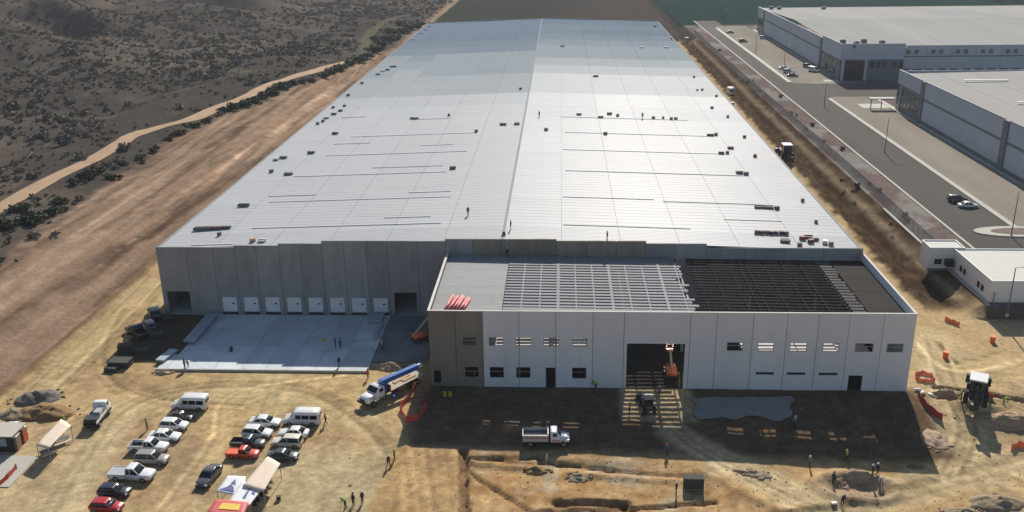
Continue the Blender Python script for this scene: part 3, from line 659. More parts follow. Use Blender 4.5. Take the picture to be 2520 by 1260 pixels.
# far one: west and south walls show
X1, Y1, Z1 = 188.2, 240.0, ZR+13.8
b1 = thing('park_warehouse', 'long light grey warehouse at the top right with dark glass corner entrance', 'warehouse')
YC = [412, 396, 394, 272, 269.5, Y1]
for i in range(len(YC)-1):
    a, b_ = YC[i+1], YC[i]
    if b_-a < 4: box_part(b1, 'pilaster', DGREY, X1-.3, X1+.3, a, b_, ZR-.2, Z1+.1); continue
    if i in (0, 4):
        box_part(b1, 'wall_panel', GREYP, X1, X1+.3, a, b_-.02, ZR+8.6, Z1+(1.2 if i == 4 else 0)); box_part(b1, 'wall_panel', DGREY, X1+.03, X1+.3, a+.02, b_-.02, ZR-.2, ZR+8.58)
        for k in range(4):
            y = b_-4-k*(3.6 if i == 0 else 6)
            for z in (ZR+1.6, ZR+5): box_part(b1, 'window', GLASS, X1-.03, X1+.03, y-1.3, y+1.3, z, z+2.3)
        continue
    n = 15; w = (b_-a)/n
    for k in range(n):
        y0, y1 = a+k*w+.03, a+(k+1)*w-.03
        box_part(b1, 'wall_panel', GREYP, X1, X1+.3, y0, y1, ZR+1.3, ZR+8.3); box_part(b1, 'wall_panel', GREYP, X1, X1+.3, y0, y1, ZR+9.1, Z1)
    box_part(b1, 'dark_band', DGREY, X1+.02, X1+.28, a, b_, ZR+8.32, ZR+9.08); box_part(b1, 'plinth', DGREY, X1-.03, X1+.28, a, b_, ZR-.2, ZR+1.28)
box_part(b1, 'parapet_cap', DGREY, X1-.1, X1+.4, 269.6, 411.9, Z1+.105, Z1+.28)
# south wall
XO = 214.0
box_part(b1, 'wall_panel', GREYP, X1+.31, XO, Y1, Y1+.3, ZR+8.6, Z1+1.2); box_part(b1, 'wall_panel', DGREY, X1+.31, XO, Y1+.03, Y1+.3, ZR-.2, ZR+8.58)
box_part(b1, 'entrance_glass', GLASS, X1+2.2, X1+9.8, Y1-.06, Y1+.02, ZR, ZR+8.2)
for xx in (X1+1.2, X1+10.6): box_part(b1, 'pilaster', GREYP, xx-.5, xx+.5, Y1-.5, Y1-.02, ZR-.2, ZR+8.6)
for k in range(5):
    x = X1+13.2+k*2.5+(1.5 if k > 2 else 0); box_part(b1, 'window', GLASS, x-.85, x+.85, Y1-.03, Y1+.02, ZR+5.2, ZR+7.6)
for k in range(17):
    x0, x1 = XO+.05+k*10, XO+(k+1)*10-.05
    box_part(b1, 'wall_panel', GREYP, x0, x1, Y1+3, Y1+3.3, ZR-.2, ZR+9.0); box_part(b1, 'wall_panel', GREYP, x0, x1, Y1+3, Y1+3.3, ZR+9.5, Z1)
    for o in (1.6, 6.6): box_part(b1, 'dock_door', BLACK, x0+o-1.4, x0+o+1.9, Y1+2.7, Y1+2.98, ZR+.9, ZR+4.2)
    for o in (2.4, 5.6): box_part(b1, 'window', GLASS, x0+o-.9, x0+o+.9, Y1+2.95, Y1+3.02, ZR+10.3, ZR+12.0)
box_part(b1, 'dark_band', DGREY, XO, XO+170, Y1+3.02, Y1+3.28, ZR+9.02, ZR+9.48)
for k in range(22):
    x0 = X1+.5+k*8.8
    for (ya, yb, za, zb) in ((Y1+3.4 if x0 > XO else Y1+.4, 326, Z1-.5, Z1+1.9), (326.1, 411.6, Z1+1.9, Z1-.4)):
        MB().add([(x0, ya, za), (x0+8.72, ya, za), (x0+8.72, yb, zb), (x0, yb, zb)], [(0, 1, 2, 3)]).build('roof_panel', ROOFW, b1)
for (x, y) in ((192, 252), (196, 246), (201, 253), (207, 248), (193, 400), (197, 398), (221, 395)):
    o = box_part(b1, 'roof_unit', DGREY, x-1, x+1, y-1, y+1, Z1-.5, Z1+1.4); box_part(o, 'unit_fan', STEEL, x-.6, x+.6, y-.6, y+.6, Z1+1.41, Z1+1.6)
box_part(b1, 'wall_sign', DGREY, X1+4.5, X1+5.8, Y1-.08, Y1-.01, Z1-.6, Z1+.6)

# gatehouses
GW = M('gatehouse_white', (.72, .72, .71), .7, 0, .06, .8, 0, .02)
def gatehouse(px, py, w, d, h, label, wins, swins):
    p = pix(px, py, ZR); t = thing('gatehouse', label, 'hut', (p[0], p[1], ZR))
    MB().box(0, w, 0, d, -.2, h).build('wall', GW, t)
    MB().box(.22, w-.22, .22, d-.22, h, h+.06).build('roof', M('gatehouse_roof', (.55, .54, .49), .8, 0, .06, .7), t)
    c_ = MB(); c_.box(-.05, w+.05, -.05, .2, h, h+.28).box(-.05, w+.05, d-.2, d+.05, h, h+.28).box(-.05, .2, .2, d-.2, h, h+.28).box(w-.2, w+.05, .2, d-.2, h, h+.28); c_.build('parapet', GW, t)
    for x in wins:
        f = MB().box(x-.7, x+.7, -.05, .02, 1.2, 2.3).build('window', GLASS, t); MB().box(x-.03, x+.03, -.07, -.052, 1.2, 2.3).build('window_bar', DGREY, f)
    for y in swins: MB().box(-.05, .02, y-.55, y+.55, 1.3, 2.4).build('window', GLASS, t)
    MB().box(-.06, w+.06, -.06, -.051, -.2, .35).build('plinth', DGREY, t)
    return t
g1 = gatehouse(2282, 664, 6.6, 4.6, 4.4, 'small white flat-roofed hut with two windows beside the road', (1.8, 5.0), ())
g2 = gatehouse(2432, 748, 14, 17.0, 4.2, 'long white flat-roofed gatehouse at the right edge of the site', (), (3.2, 4.9, 11.2, 12.9))
MB().box(-1.6, -.3, 15.5, 17.4, 1.2, 2.4).build('awning', BLACK, g2)
# retaining wall
rw = thing('retaining_wall', 'dark concrete retaining wall below the long gatehouse', 'wall', (0, 0, 0)); 
RWM = M('dark_retaining', (.10, .085, .07), .9, 0, .2, .8)
for k in range(14): MB().box(149.2+k*3.0, 152.16+k*3.0, .6, 1.1, -1.3, ZR+.05).build('wall_block', RWM, rw)
# fence
fe = thing('chain_link_fence', 'long grey chain-link fence along the edge of the planted verge', 'fence')
FM = M('chain_mesh', (.36, .37, .38), .5, .4, .1, 4, trans=.55); FPm = M('fence_post', (.35, .35, .36), .5, .5, .1, 3)
pm = MB().cyl((0, 0, -.3), (0, 0, 2.5), .05, n=6).mesh('post', FPm); mm = MB().box(-.008, .008, .06, 2.94, .1, 2.4).mesh('mesh_panel', FM)
for k in range(134):
    y = 2.5+k*3.0; x = 150.6+.6*math.sin(y/60)
    z = hz(x, y); link('post', pm, fe, (x, y, z)); link('mesh_panel', mm, fe, (x, y, z))
# lamp posts
LP = [((2177, 375), 'street lamp between the road kerb and the near car park', 10), ((2488, 582), 'street lamp standing in the planted island', 10), ((2028, 262), 'street lamp at the corner of the side road', 9),
      ((1860, 128), 'street lamp in the middle of the far car park', 9), ((1930, 160), 'street lamp beside parked cars in the far car park', 9), ((2478, 778), 'street lamp in front of the long gatehouse', 9), ((1782, 60), 'farthest street lamp at the top of the road', 9)]
POLE = M('pole_grey', (.16, .16, .165), .5, .4, .1, 3)
for (p, lab, h) in LP:
    c = pix(p[0], p[1], ZR); t = thing('street_lamp', lab, 'lamp', (c[0], c[1], ZR), 0, 'street lamps of the industrial park')
    MB().cyl((0, 0, -.1), (0, 0, h), .14, .08, 8).build('pole', POLE, t, True); MB().cyl((0, 0, 0), (0, 0, .5), .3, .28, 8).build('base', PAVE, t)
    MB().bar((0, 0, h), (1.5, 0, h+.15), .08, .08).build('arm', POLE, t); MB().box(1.3, 2.1, -.16, .16, h+.08, h+.22).build('lamp_head', POLE, t)

# ------------------------------------------------------------------ vegetation
def leaf_mat(name, c):
    m = bpy.data.materials.new(name); m.use_nodes = True; N = m.node_tree.nodes; L = m.node_tree.links; b = N['Principled BSDF']
    b.inputs['Roughness'].default_value = .85; b.inputs['Specular IOR Level'].default_value = .2
    oi = N.new('ShaderNodeObjectInfo'); cr = N.new('ShaderNodeValToRGB'); e = cr.color_ramp.elements
    e[0].color = (*[k*.7 for k in c], 1); e[1].color = (c[0]*1.7, c[1]*1.45, c[2]*1.5, 1); x = cr.color_ramp.elements.new(.5); x.color = (*c, 1)
    L.new(oi.outputs['Random'], cr.inputs[0])
    ge = N.new('ShaderNodeNewGeometry'); mr = N.new('ShaderNodeMapRange'); mr.inputs[3].default_value = .6; mr.inputs[4].default_value = 1.45; L.new(ge.outputs['Random Per Island'], mr.inputs[0])
    vm = N.new('ShaderNodeVectorMath'); vm.operation = 'SCALE'; L.new(cr.outputs[0], vm.inputs[0]); L.new(mr.outputs[0], vm.inputs['Scale']); L.new(vm.outputs[0], b.inputs['Base Color'])
    return m
LEAFD = leaf_mat('leaf_dark', (.055, .066, .038)); LEAFG = leaf_mat('leaf_grey_brown', (.17, .148, .122)); LEAFO = leaf_mat('leaf_olive', (.14, .132, .097))
WOOD = M('twig_wood', (.10, .075, .055), .9)
def crown_mesh(name, mat, n, ls, seed, sq=.7):
    r = np.random.RandomState(seed); lob = r.normal(0, .42, (7, 3)); lob[:, 2] = np.abs(lob[:, 2])*sq+.32; rad_ = r.uniform(.28, .55, 7)
    vs = []; fs = []
    for k in range(n):
        l = r.randint(7); d = r.normal(0, 1, 3); d /= np.linalg.norm(d); c = lob[l]+d*rad_[l]*r.uniform(.55, 1.05); c[2] = max(c[2], .04)
        a = r.normal(0, 1, 3); a /= np.linalg.norm(a); b = np.cross(a, r.normal(0, 1, 3)); b /= np.linalg.norm(b); s = ls*r.uniform(.6, 1.4)
        i = len(vs); vs += [tuple(c-a*s), tuple(c+b*s*.7), tuple(c+a*s), tuple(c-b*s*.7)]; fs.append((i, i+1, i+2, i+3))
    me = bpy.data.meshes.new(name); me.from_pydata(vs, [], fs); me.materials.append(mat); return me
def twigs(seed):
    r = random.Random(seed); mb = MB()
    for k in range(5):
        a = r.uniform(0, 6.28); mb.cyl((0, 0, -.15), (math.cos(a)*.35, math.sin(a)*.35, r.uniform(.5, .8)), .05, .015, 5)
    return mb.mesh('stem', WOOD)
CRB = [crown_mesh('foliage', LEAFD, 520, .15, 10+k) for k in range(3)]; TW = [twigs(k) for k in range(2)]
ords = ['first', 'second', 'third', 'fourth', 'fifth', 'sixth', 'seventh', 'eighth', 'ninth', 'tenth', 'eleventh', 'twelfth', 'thirteenth', 'fourteenth', 'fifteenth', 'sixteenth', 'seventeenth', 'eighteenth', 'nineteenth', 'twentieth']
ords += ['twenty-'+o for o in ords[:9]]+['thirtieth']+['thirty-'+o for o in ords[:9]]+['fortieth']+['forty-'+o for o in ords[:9]]
bpx = [(20, 560, 2.6), (75, 548, 3.0), (120, 530, 2.4), (55, 520, 2.0), (150, 500, 1.8), (185, 452, 2.2), (215, 438, 3.0), (245, 425, 2.0), (275, 440, 1.8), (300, 405, 1.8), (345, 392, 1.8), (380, 372, 2.0), (415, 345, 1.6), (440, 332, 2.2), (480, 312, 2.0), (510, 300, 1.8),
       (548, 275, 2.2), (570, 268, 2.6), (600, 262, 3.0), (625, 252, 2.6), (650, 240, 2.8), (675, 232, 3.2), (695, 218, 3.4), (715, 210, 2.8), (742, 205, 2.2), (765, 200, 2.0), (800, 190, 2.6), (815, 182, 3.4), (838, 172, 3.6), (862, 160, 3.4), (885, 152, 3.8), (905, 142, 3.2),
       (925, 128, 4.2), (940, 112, 4.6), (955, 100, 4.4), (975, 98, 4.2), (965, 82, 4.0), (990, 80, 4.0), (1010, 72, 4.4), (1030, 66, 4.0), (920, 98, 3.2), (985, 62, 4.0)]
for k, (px, py, r) in enumerate(bpx):
    p = gp(px, py); t = thing('bush', 'dark green bush, %s from the near end of the belt below the dirt track' % ords[k], 'bush', p, random.uniform(0, 6), 'bushes between the dirt track and the bare bank', r)
    t.scale = (r*.95, r*.95, r*.62); link('foliage', CRB[k % 3], t); link('stem', TW[k % 2], t)
# low scrub over the hill: one uncountable cover, instanced
lib = bpy.data.collections.new('scrub_sources')
for k in range(5):
    mt = [LEAFG, LEAFO, LEAFG, LEAFO, LEAFG][k]; lib.objects.link(bpy.data.objects.new('scrub_source_%d' % k, crown_mesh('scrub_clump', mt, 70, .26, 40+k, .5)))
rs_ = np.random.RandomState(5); NP = 150000
sx = -16-np.abs(rs_.uniform(0, 1, NP))**1.0*470; sy = rs_.uniform(-40, 900, NP)
ed = np.interp(sy, [p[1] for p in _eb], [-12.5-p[0] for p in _eb]); s_b = -12.5-sx
dens = fbm(sx/14., sy/14., 81)*.6+fbm(sx/45., sy/45., 82)*.6
keep = (s_b > ed+rs_.normal(0, 1.5, NP)) & (rs_.uniform(.42, 1.15, NP) < dens)
# keep the dirt track and the creek clear
tp = [gp(*p)[:2] for p in tpx]
dmin = np.full(NP, 1e9)
for a, b_ in zip(tp[:-1], tp[1:]): dmin = np.minimum(dmin, segdist(sx, sy, a, b_))
cp_ = [gp(*p)[:2] for p in [(882, 146), (893, 118), (905, 92), (925, 68), (960, 48), (1010, 36)]]
for a, b_ in zip(cp_[:-1], cp_[1:]): keep &= segdist(sx, sy, a, b_) > rs_.uniform(1.0, 5.0, NP)
keep &= dmin > 3.2
# only what lies in or near the view
d = np.stack([sx, sy, height(sx, sy)], -1); v = d-CAM; zc = v@_fw; uu = 1260+CF*(v@_rt)/zc; vv = 630-CF*(v@_up)/zc
keep &= (zc > 20) & (uu > -500) & (uu < 1500) & (vv > -160) & (vv < 1000)
pts = d[keep]; print('scrub', len(pts))
me = bpy.data.meshes.new('scrub'); me.vertices.add(len(pts)); me.vertices.foreach_set('co', pts.astype(np.float32).ravel())
sa = me.attributes.new('size', 'FLOAT', 'POINT'); sa.data.foreach_set('value', (rs_.gamma(2.4, .25, len(pts)).clip(.3, 2.4)).astype(np.float32))
sco = link('scrub', me); props(sco, 'low grey-brown scrub covering the hillside left of the warehouse', 'scrub', kind='stuff')
ng = bpy.data.node_groups.new('scatter', 'GeometryNodeTree'); ng.interface.new_socket('Geometry', in_out='INPUT', socket_type='NodeSocketGeometry'); ng.interface.new_socket('Geometry', in_out='OUTPUT', socket_type='NodeSocketGeometry')
gi = ng.nodes.new('NodeGroupInput'); go = ng.nodes.new('NodeGroupOutput'); ip = ng.nodes.new('GeometryNodeInstanceOnPoints'); ci = ng.nodes.new('GeometryNodeCollectionInfo')
ci.inputs['Collection'].default_value = lib; ci.inputs['Separate Children'].default_value = True; ci.inputs['Reset Children'].default_value = True
ip.inputs['Pick Instance'].default_value = True
ri = ng.nodes.new('FunctionNodeRandomValue'); ri.data_type = 'INT'; ri.inputs[4].default_value = 0; ri.inputs[5].default_value = 4
rr_ = ng.nodes.new('FunctionNodeRandomValue'); rr_.data_type = 'FLOAT_VECTOR'; rr_.inputs[0].default_value = (0, 0, 0); rr_.inputs[1].default_value = (0, 0, 6.28)
na = ng.nodes.new('GeometryNodeInputNamedAttribute'); na.data_type = 'FLOAT'; na.inputs['Name'].default_value = 'size'
ln = ng.links.new
ln(gi.outputs[0], ip.inputs['Points']); ln(ci.outputs[0], ip.inputs['Instance']); ln(ri.outputs[2], ip.inputs['Instance Index']); ln(rr_.outputs[0], ip.inputs['Rotation']); ln(na.outputs[0], ip.inputs['Scale']); ln(ip.outputs[0], go.inputs[0])
mod = sco.modifiers.new('scatter', 'NODES'); mod.node_group = ng
# small shrubs in the planted verge
vpx = [(2225, 535), (2232, 545), (2140, 455), (2110, 460), (2100, 475), (2190, 555), (2072, 370), (2028, 350), (2000, 310), (1985, 320), (1960, 285), (1945, 280), (1920, 240), (1885, 238), (1852, 200), (1842, 205), (1770, 125), (1760, 120), (2070, 448), (2165, 470), (1800, 160), (1870, 225)]
SM = crown_mesh('foliage', LEAFD, 220, .17, 77)
for k, (px, py) in enumerate(sorted(vpx, key=lambda p: -p[1])):
    c = pix(px, py, ZR); t = thing('shrub', 'small dark shrub in the planted verge by the road, %s from the gatehouses' % ords[k], 'shrub', (c[0], c[1], ZR), k, 'shrubs in the planted verge', .55+.2*(k % 3)); link('foliage', SM, t); link('stem', TW[k % 2], t)
# far trees at the top right
CRT = crown_mesh('crown', LEAFD, 900, .11, 99, 1.0)
for k, (px, py) in enumerate(((2502, 10), (2455, 8), (2530, 8))):
    c = pix(px, py, 0); t = thing('tree', ['dark tree beyond the far roof near the right edge', 'dark tree beyond the far roof, left of its neighbours', 'dark tree beyond the far roof at the right edge'][k], 'tree', (c[0], c[1], hz(c[0], c[1])), k, 'trees beyond the green field', 7.0)
    link('crown', CRT, t, (0, 0, .35)); MB().cyl((0, 0, -.05), (0, 0, .8), .08, .03, 7).build('trunk', WOOD, t)
# ------------------------------------------------------------------ vehicles
def csec(x, zb, zt, hw, r=.14, tuck=.06):
    r = min(r, (zt-zb)*.4)
    return [(x, -hw+tuck, zb), (x, -hw, zb+.22*(zt-zb)), (x, -hw, zt-r), (x, -hw+r*.35, zt-r*.3), (x, -hw+r, zt), (x, hw-r, zt), (x, hw-r*.35, zt-r*.3), (x, hw, zt-r), (x, hw, zb+.22*(zt-zb)), (x, hw-tuck, zb)]
def gsec(x, zb, zt, wb, wt):
    h = zt-zb; return [(x, -wb, zb), (x, -wb*.5-wt*.5-.01, zb+h*.5), (x, -wt, zt-h*.06), (x, -wt*.9, zt), (x, wt*.9, zt), (x, wt, zt-h*.06), (x, wb*.5+wt*.5+.01, zb+h*.5), (x, wb, zb)]
WHEELC = {}
def wheel(t, x, y, r=.33, w=.22):
    k = (round(r, 2), round(w, 2))
    if k not in WHEELC:
        a = MB(); a.cyl((0, -w/2, 0), (0, w/2, 0), r, n=16); b = MB(); b.cyl((0, -w/2-.012, 0), (0, w/2+.012, 0), r*.6, n=12)
        WHEELC[k] = (a.mesh('tyre', RUBBER, False), b.mesh('rim', RIM))
    o = link('wheel', WHEELC[k][0], t, (x, y, r)); link('rim', WHEELC[k][1], o)
HL = M('headlight_lens', (.75, .76, .78), .15, 0, .02, 1); TL = M('tail_light_lens', (.35, .02, .02), .25, 0, .02, 1); TRIM = M('black_trim', (.025, .025, .027), .5, 0, .1, 3)
def car(kind, pm, label, px, py, rz, group='cars parked in the sandy yard', sc=1.0, z=None, roofm=None, name=None, bedm=None, zc=.75):
    if z is None:
        g = gp(px, py, zc); loc = (g.x, g.y, g.z)
    else:
        c = pix(px, py, z+zc); loc = (c[0], c[1], z)
    cat = {'pickup': 'pickup', 'van': 'van'}.get(kind, 'car')
    t = thing(name or {'pickup': 'pickup_truck', 'van': 'van', 'suv': 'parked_car'}.get(kind, 'parked_car'), label, cat, loc, rz, group, sc)
    roofm = roofm or pm
    Lc, hw, H, zs = {'sedan': (4.6, .9, 1.46, .93), 'hatch': (4.0, .87, 1.5, .95), 'suv': (4.7, .94, 1.75, 1.05), 'pickup': (5.4, .95, 1.8, 1.08), 'van': (5.4, 1.0, 2.25, 1.15)}[kind]
    F = lambda f: f*Lc
    zb = .3
    if kind in ('sedan', 'hatch', 'suv'):
        tr = {'sedan': -.36, 'hatch': -.49, 'suv': -.49}[kind]; tt = {'sedan': -.20, 'hatch': -.40, 'suv': -.43}[kind]
        b = MB(); b.loft([csec(F(-.5), .45, zs-.18, hw*.82), csec(F(-.485), .34, zs-.03, hw*.92), csec(F(-.40), zb, zs+.02, hw), csec(F(-.1), zb, zs, hw), csec(F(.2), zb, zs, hw), csec(F(.34), zb, zs-.07, hw*.98), csec(F(.45), .34, zs-.17, hw*.92), csec(F(.49), .4, zs-.28, hw*.82), csec(F(.5), .45, zs-.36, hw*.74)])
        b.build('body', pm, t, True)
        g = MB(); g.loft([gsec(F(tr), zs-.02, zs+.02, hw*.88, hw*.84), gsec(F(tt), zs-.02, H-.05, hw*.9, hw*.74), gsec(F(-.02), zs-.02, H-.03, hw*.92, hw*.76), gsec(F(.07), zs-.02, H-.07, hw*.92, hw*.74), gsec(F(.23), zs-.04, zs+.0, hw*.88, hw*.84)]); g.build('window_glass', GLASS, t, True)
        rf = MB(); rf.loft([gsec(F(tt)-.06, H-.1, H-.07, hw*.72, hw*.68), gsec(F(tt)+.1, H-.09, H-.01, hw*.78, hw*.72), gsec(F(-.05), H-.08, H+.015, hw*.79, hw*.74), gsec(F(.05), H-.1, H-.03, hw*.77, hw*.72), gsec(F(.085), H-.14, H-.1, hw*.74, hw*.7)]); rf.build('roof', roofm, t, True)
        for s in (-1, 1):
            for a_, b_, w_, h_ in (((F(.225), s*hw*.86, zs), (F(.075), s*hw*.745, H-.08), .07, .07), ((F(-.06), s*hw*.925, zs), (F(-.06), s*hw*.785, H-.06), .09, .05), ((F(tr)+.1, s*hw*.88, zs), (F(tt)+.02, s*hw*.745, H-.08), .14, .08)):
                MB().bar(a_, b_, w_, h_).build('pillar', roofm, t)
    elif kind == 'pickup':
        b = MB(); b.loft([csec(F(-.08), zb+.08, zs, hw), csec(F(.18), zb, zs, hw), csec(F(.34), zb, zs-.04, hw*.99), csec(F(.46), .38, zs-.12, hw*.95), csec(F(.495), .42, zs-.22, hw*.86), csec(F(.5), .5, zs-.3, hw*.8)]); b.build('body', pm, t, True)
        g = MB(); g.loft([gsec(F(-.085), zs-.02, zs+.1, hw*.9, hw*.86), gsec(F(-.07), zs-.02, H-.06, hw*.9, hw*.78), gsec(F(.08), zs-.02, H-.03, hw*.92, hw*.8), gsec(F(.12), zs-.02, H-.08, hw*.92, hw*.78), gsec(F(.24), zs-.04, zs, hw*.88, hw*.84)]); g.build('window_glass', GLASS, t, True)
        rf = MB(); rf.loft([gsec(F(-.075), H-.12, H-.06, hw*.8, hw*.76), gsec(F(-.05), H-.1, H, hw*.82, hw*.77), gsec(F(.09), H-.1, H+.01, hw*.82, hw*.77), gsec(F(.125), H-.14, H-.09, hw*.79, hw*.75)]); rf.build('roof', roofm, t, True)
        for s in (-1, 1):
            for a_, b_, w_, h_ in (((F(.235), s*hw*.86, zs), (F(.12), s*hw*.785, H-.1), .07, .07), ((F(.03), s*hw*.925, zs), (F(.03), s*hw*.82, H-.06), .09, .05), ((F(-.07), s*hw*.9, zs), (F(-.065), s*hw*.79, H-.08), .12, .08)):
                MB().bar(a_, b_, w_, h_).build('pillar', roofm, t)
        bd = MB(); bd.box(F(-.5), F(-.09), -hw, -hw+.09, .45, zs).box(F(-.5), F(-.09), hw-.09, hw, .45, zs).box(F(-.5), F(-.5)+.08, -hw+.09, hw-.09, .5, zs).box(F(-.09)-.07, F(-.09), -hw+.09, hw-.09, .5, zs); bd.build('cargo_bed', pm, t)
        MB().box(F(-.5)+.08, F(-.09)-.07, -hw+.09, hw-.09, .5, zs-.06 if bedm else .62).build('bed_liner', bedm or TRIM, t)
    else:
        b = MB(); b.loft([csec(F(-.5), .4, H-.25, hw*.93, .2), csec(F(-.48), .34, H-.03, hw*.97, .2), csec(F(-.3), zb, H, hw, .2), csec(F(.1), zb, H, hw, .2), csec(F(.18), zb, H-.08, hw, .25), csec(F(.30), zb, zs+.15, hw*.99, .2), csec(F(.33), zb, zs, hw*.99), csec(F(.46), .36, zs-.15, hw*.93), csec(F(.5), .42, zs-.38, hw*.8)]); b.build('body', pm, t, True)
        for s in (-1, 1):
            for (xa, xb) in ((-.46, -.26), (-.24, -.04), (-.02, .13)): MB().box(F(xa), F(xb), s*hw-.012, s*hw+.012, 1.2, 1.85).build('side_window', GLASS, t)
        ws = MB(); ws.add([(F(.195), -hw*.82, H-.16), (F(.195), hw*.82, H-.16), (F(.305), hw*.88, zs+.18), (F(.305), -hw*.88, zs+.18)], [(0, 1, 2, 3)]); o = ws.build('windscreen', GLASS, t); o.location = (.03, 0, .02)
        MB().box(F(-.5)-.015, F(-.5)+.05, -hw*.7, hw*.7, 1.25, 1.85).build('rear_window', GLASS, t)
        rp = MB()
        for k in range(4): rp.box(F(-.42)+k*.75, F(-.42)+k*.75+.06, -hw*.75, hw*.75, H, H+.03)
        rp.build('roof_rib', roofm, t)
    for s in (-1, 1):
        MB().box(F(.455), F(.487), s*hw*.72-.16, s*hw*.72+.16, zs-.36, zs-.22).build('headlight', HL, t); MB().box(F(-.505), F(-.475), s*hw*.74-.1, s*hw*.74+.1, zs-.34, zs-.12).build('tail_light', TL, t)
        MB().box(F(.17), F(.17)+.12, s*(hw+.02)-.06, s*(hw+.02)+.1*s+.06, zs, zs+.14).build('side_mirror', TRIM, t)
    MB().box(F(.47), F(.507), -hw*.75, hw*.75, .34, .5).build('bumper', TRIM, t)
    r = .33 if kind in ('sedan', 'hatch') else .38
    for x in (-.31, .31):
        for s in (-1, 1): wheel(t, F(x), s*(hw-.1), r)
    return t
Pw = paint('white', (.74, .74, .73)); Ps = paint('silver', (.45, .46, .48)); Pn = paint('navy', (.015, .02, .032)); Pr = paint('red', (.42, .015, .02)); Pt = paint('taupe', (.30, .28, .24))
Pk = paint('black', (.012, .012, .014)); Pg = paint('dark_green', (.04, .06, .055)); Po = paint('orange_red', (.62, .07, .03)); Pc = paint('cream', (.68, .62, .50)); Pgr = paint('graphite', (.09, .09, .10)); PO2 = paint('orange', (.80, .17, .05))
PI = math.pi
t = car('hatch', Pr, 'red hatchback with a striped windscreen banner at the bottom edge', 262, 1243, -.05)
for k, cc in enumerate(((.05, .1, .5), (.7, .7, .7), (.1, .45, .3))): MB().bar((.62, -.5+k*.33, 1.19), (.62, -.17+k*.33, 1.19), .22, .02).build('windscreen_banner', M('banner_%d' % k, cc, .6), t)
car('suv', Pk, 'black off-roader parked against the shaded building corner', 380, 770, PI*.5+.5, 'dark vehicles at the building corner', sc=1.15)
car('pickup', Pk, 'black pickup in the row of dark vehicles left of the apron', 338, 815, PI*.5+.9, 'dark vehicles at the building corner', sc=1.1)
car('suv', Pgr, 'graphite car between the black off-roader and the black pickup', 366, 800, PI*.5+.7, 'dark vehicles at the building corner')
car('hatch', Pn, 'dark navy hatchback between the red hatchback and the silver-white pickup', 281, 1206, -.05)
car('pickup', Pw, 'large silver-white double-cab pickup with grey load bed, nose to the right', 325, 1165, -.05, sc=1.08, bedm=Ps)
car('suv', Pt, 'taupe grey estate car between two pickups in the left row', 374, 1126, -.04, sc=.95)
car('pickup', Pw, 'white pickup with empty black load bed in the left row', 366, 1096, -.05, sc=.98)
car('sedan', Pw, 'white saloon just above the white pickup in the left row', 404, 1070, -.05)
car('hatch', Pw, 'white hatchback second from the far end of the left row of small cars', 428, 1043, -.05)
car('sedan', Pk, 'small dark car just in front of the big white passenger van', 443, 1021, -.05, sc=.85)
car('van', Pw, 'large white passenger van with blue-grey side glass at the far end of the left row', 468, 994, PI-.03, sc=1.0)
car('sedan', Pw, 'white saloon at the far end of the middle row, nose to the right', 652, 1035, -.05)
car('hatch', Pw, 'white hatchback with dark windscreen just behind the dark green pickup', 633, 1062, -.08, sc=1.05)
car('pickup', Pg, 'dark green pickup with black load bed beside the orange pickup', 610, 1087, -.05, sc=.88)
car('pickup', Po, 'orange-red pickup with bright orange load cover', 597, 1112, -.05, sc=.82, bedm=PO2)
car('van', Pw, 'tall white panel van at the far end of the right column', 744, 1030, PI-.02, sc=1.0)
car('sedan', Pw, 'white saloon just in front of the tall white panel van, nose to the left', 722, 1062, PI-.05, sc=.95)
car('suv', Pc, 'cream off-roader with dark side windows in the right column', 706, 1085, PI-.05, sc=.92)
car('sedan', Pg, 'dark green saloon beside the cream awning', 696, 1117, -.02, sc=.92)
car('sedan', Pgr, 'dark graphite saloon parked alone, pointing at the camera', 514, 1168, -PI/2-.12, sc=1.05)
PKG = 'cars in the industrial park'
car('suv', Pk, 'black car in the near car park of the industrial park', 2357, 489, .0, PKG, z=ZR)
car('sedan', Pw, 'white car parked right beside the black one in the near car park', 2383, 503, .0, PKG, z=ZR)
car('sedan', Pw, 'white car at the left end of the short row in the far car park', 1930, 166, -.3, PKG, z=ZR+.1)
car('suv', Ps, 'silver car in the middle of the short row in the far car park', 1941, 175, -.3, PKG, z=ZR+.1)
car('sedan', Pk, 'black car at the right end of the short row in the far car park', 1951, 184, -.3, PKG, z=ZR+.1)
car('suv', Pgr, 'dark car farther along beside the wall of the far warehouse', 1988, 162, -1.0, PKG, z=ZR+.1)
car('van', Pw, 'white van beside the wall of the far warehouse near its entrance', 2003, 172, -1.0, PKG, z=ZR+.1)
car('sedan', Pgr, 'dark car with pale roof at the top of the far car park', 1797, 78, 0, PKG, z=ZR+.1, roofm=Pw)
car('suv', Pk, 'black car alone in the middle of the far car park', 1829, 100, 0, PKG, z=ZR+.1)
car('suv', Ps, 'silver car at the far corner of the far warehouse', 1880, 92, 0, PKG, z=ZR+.1)

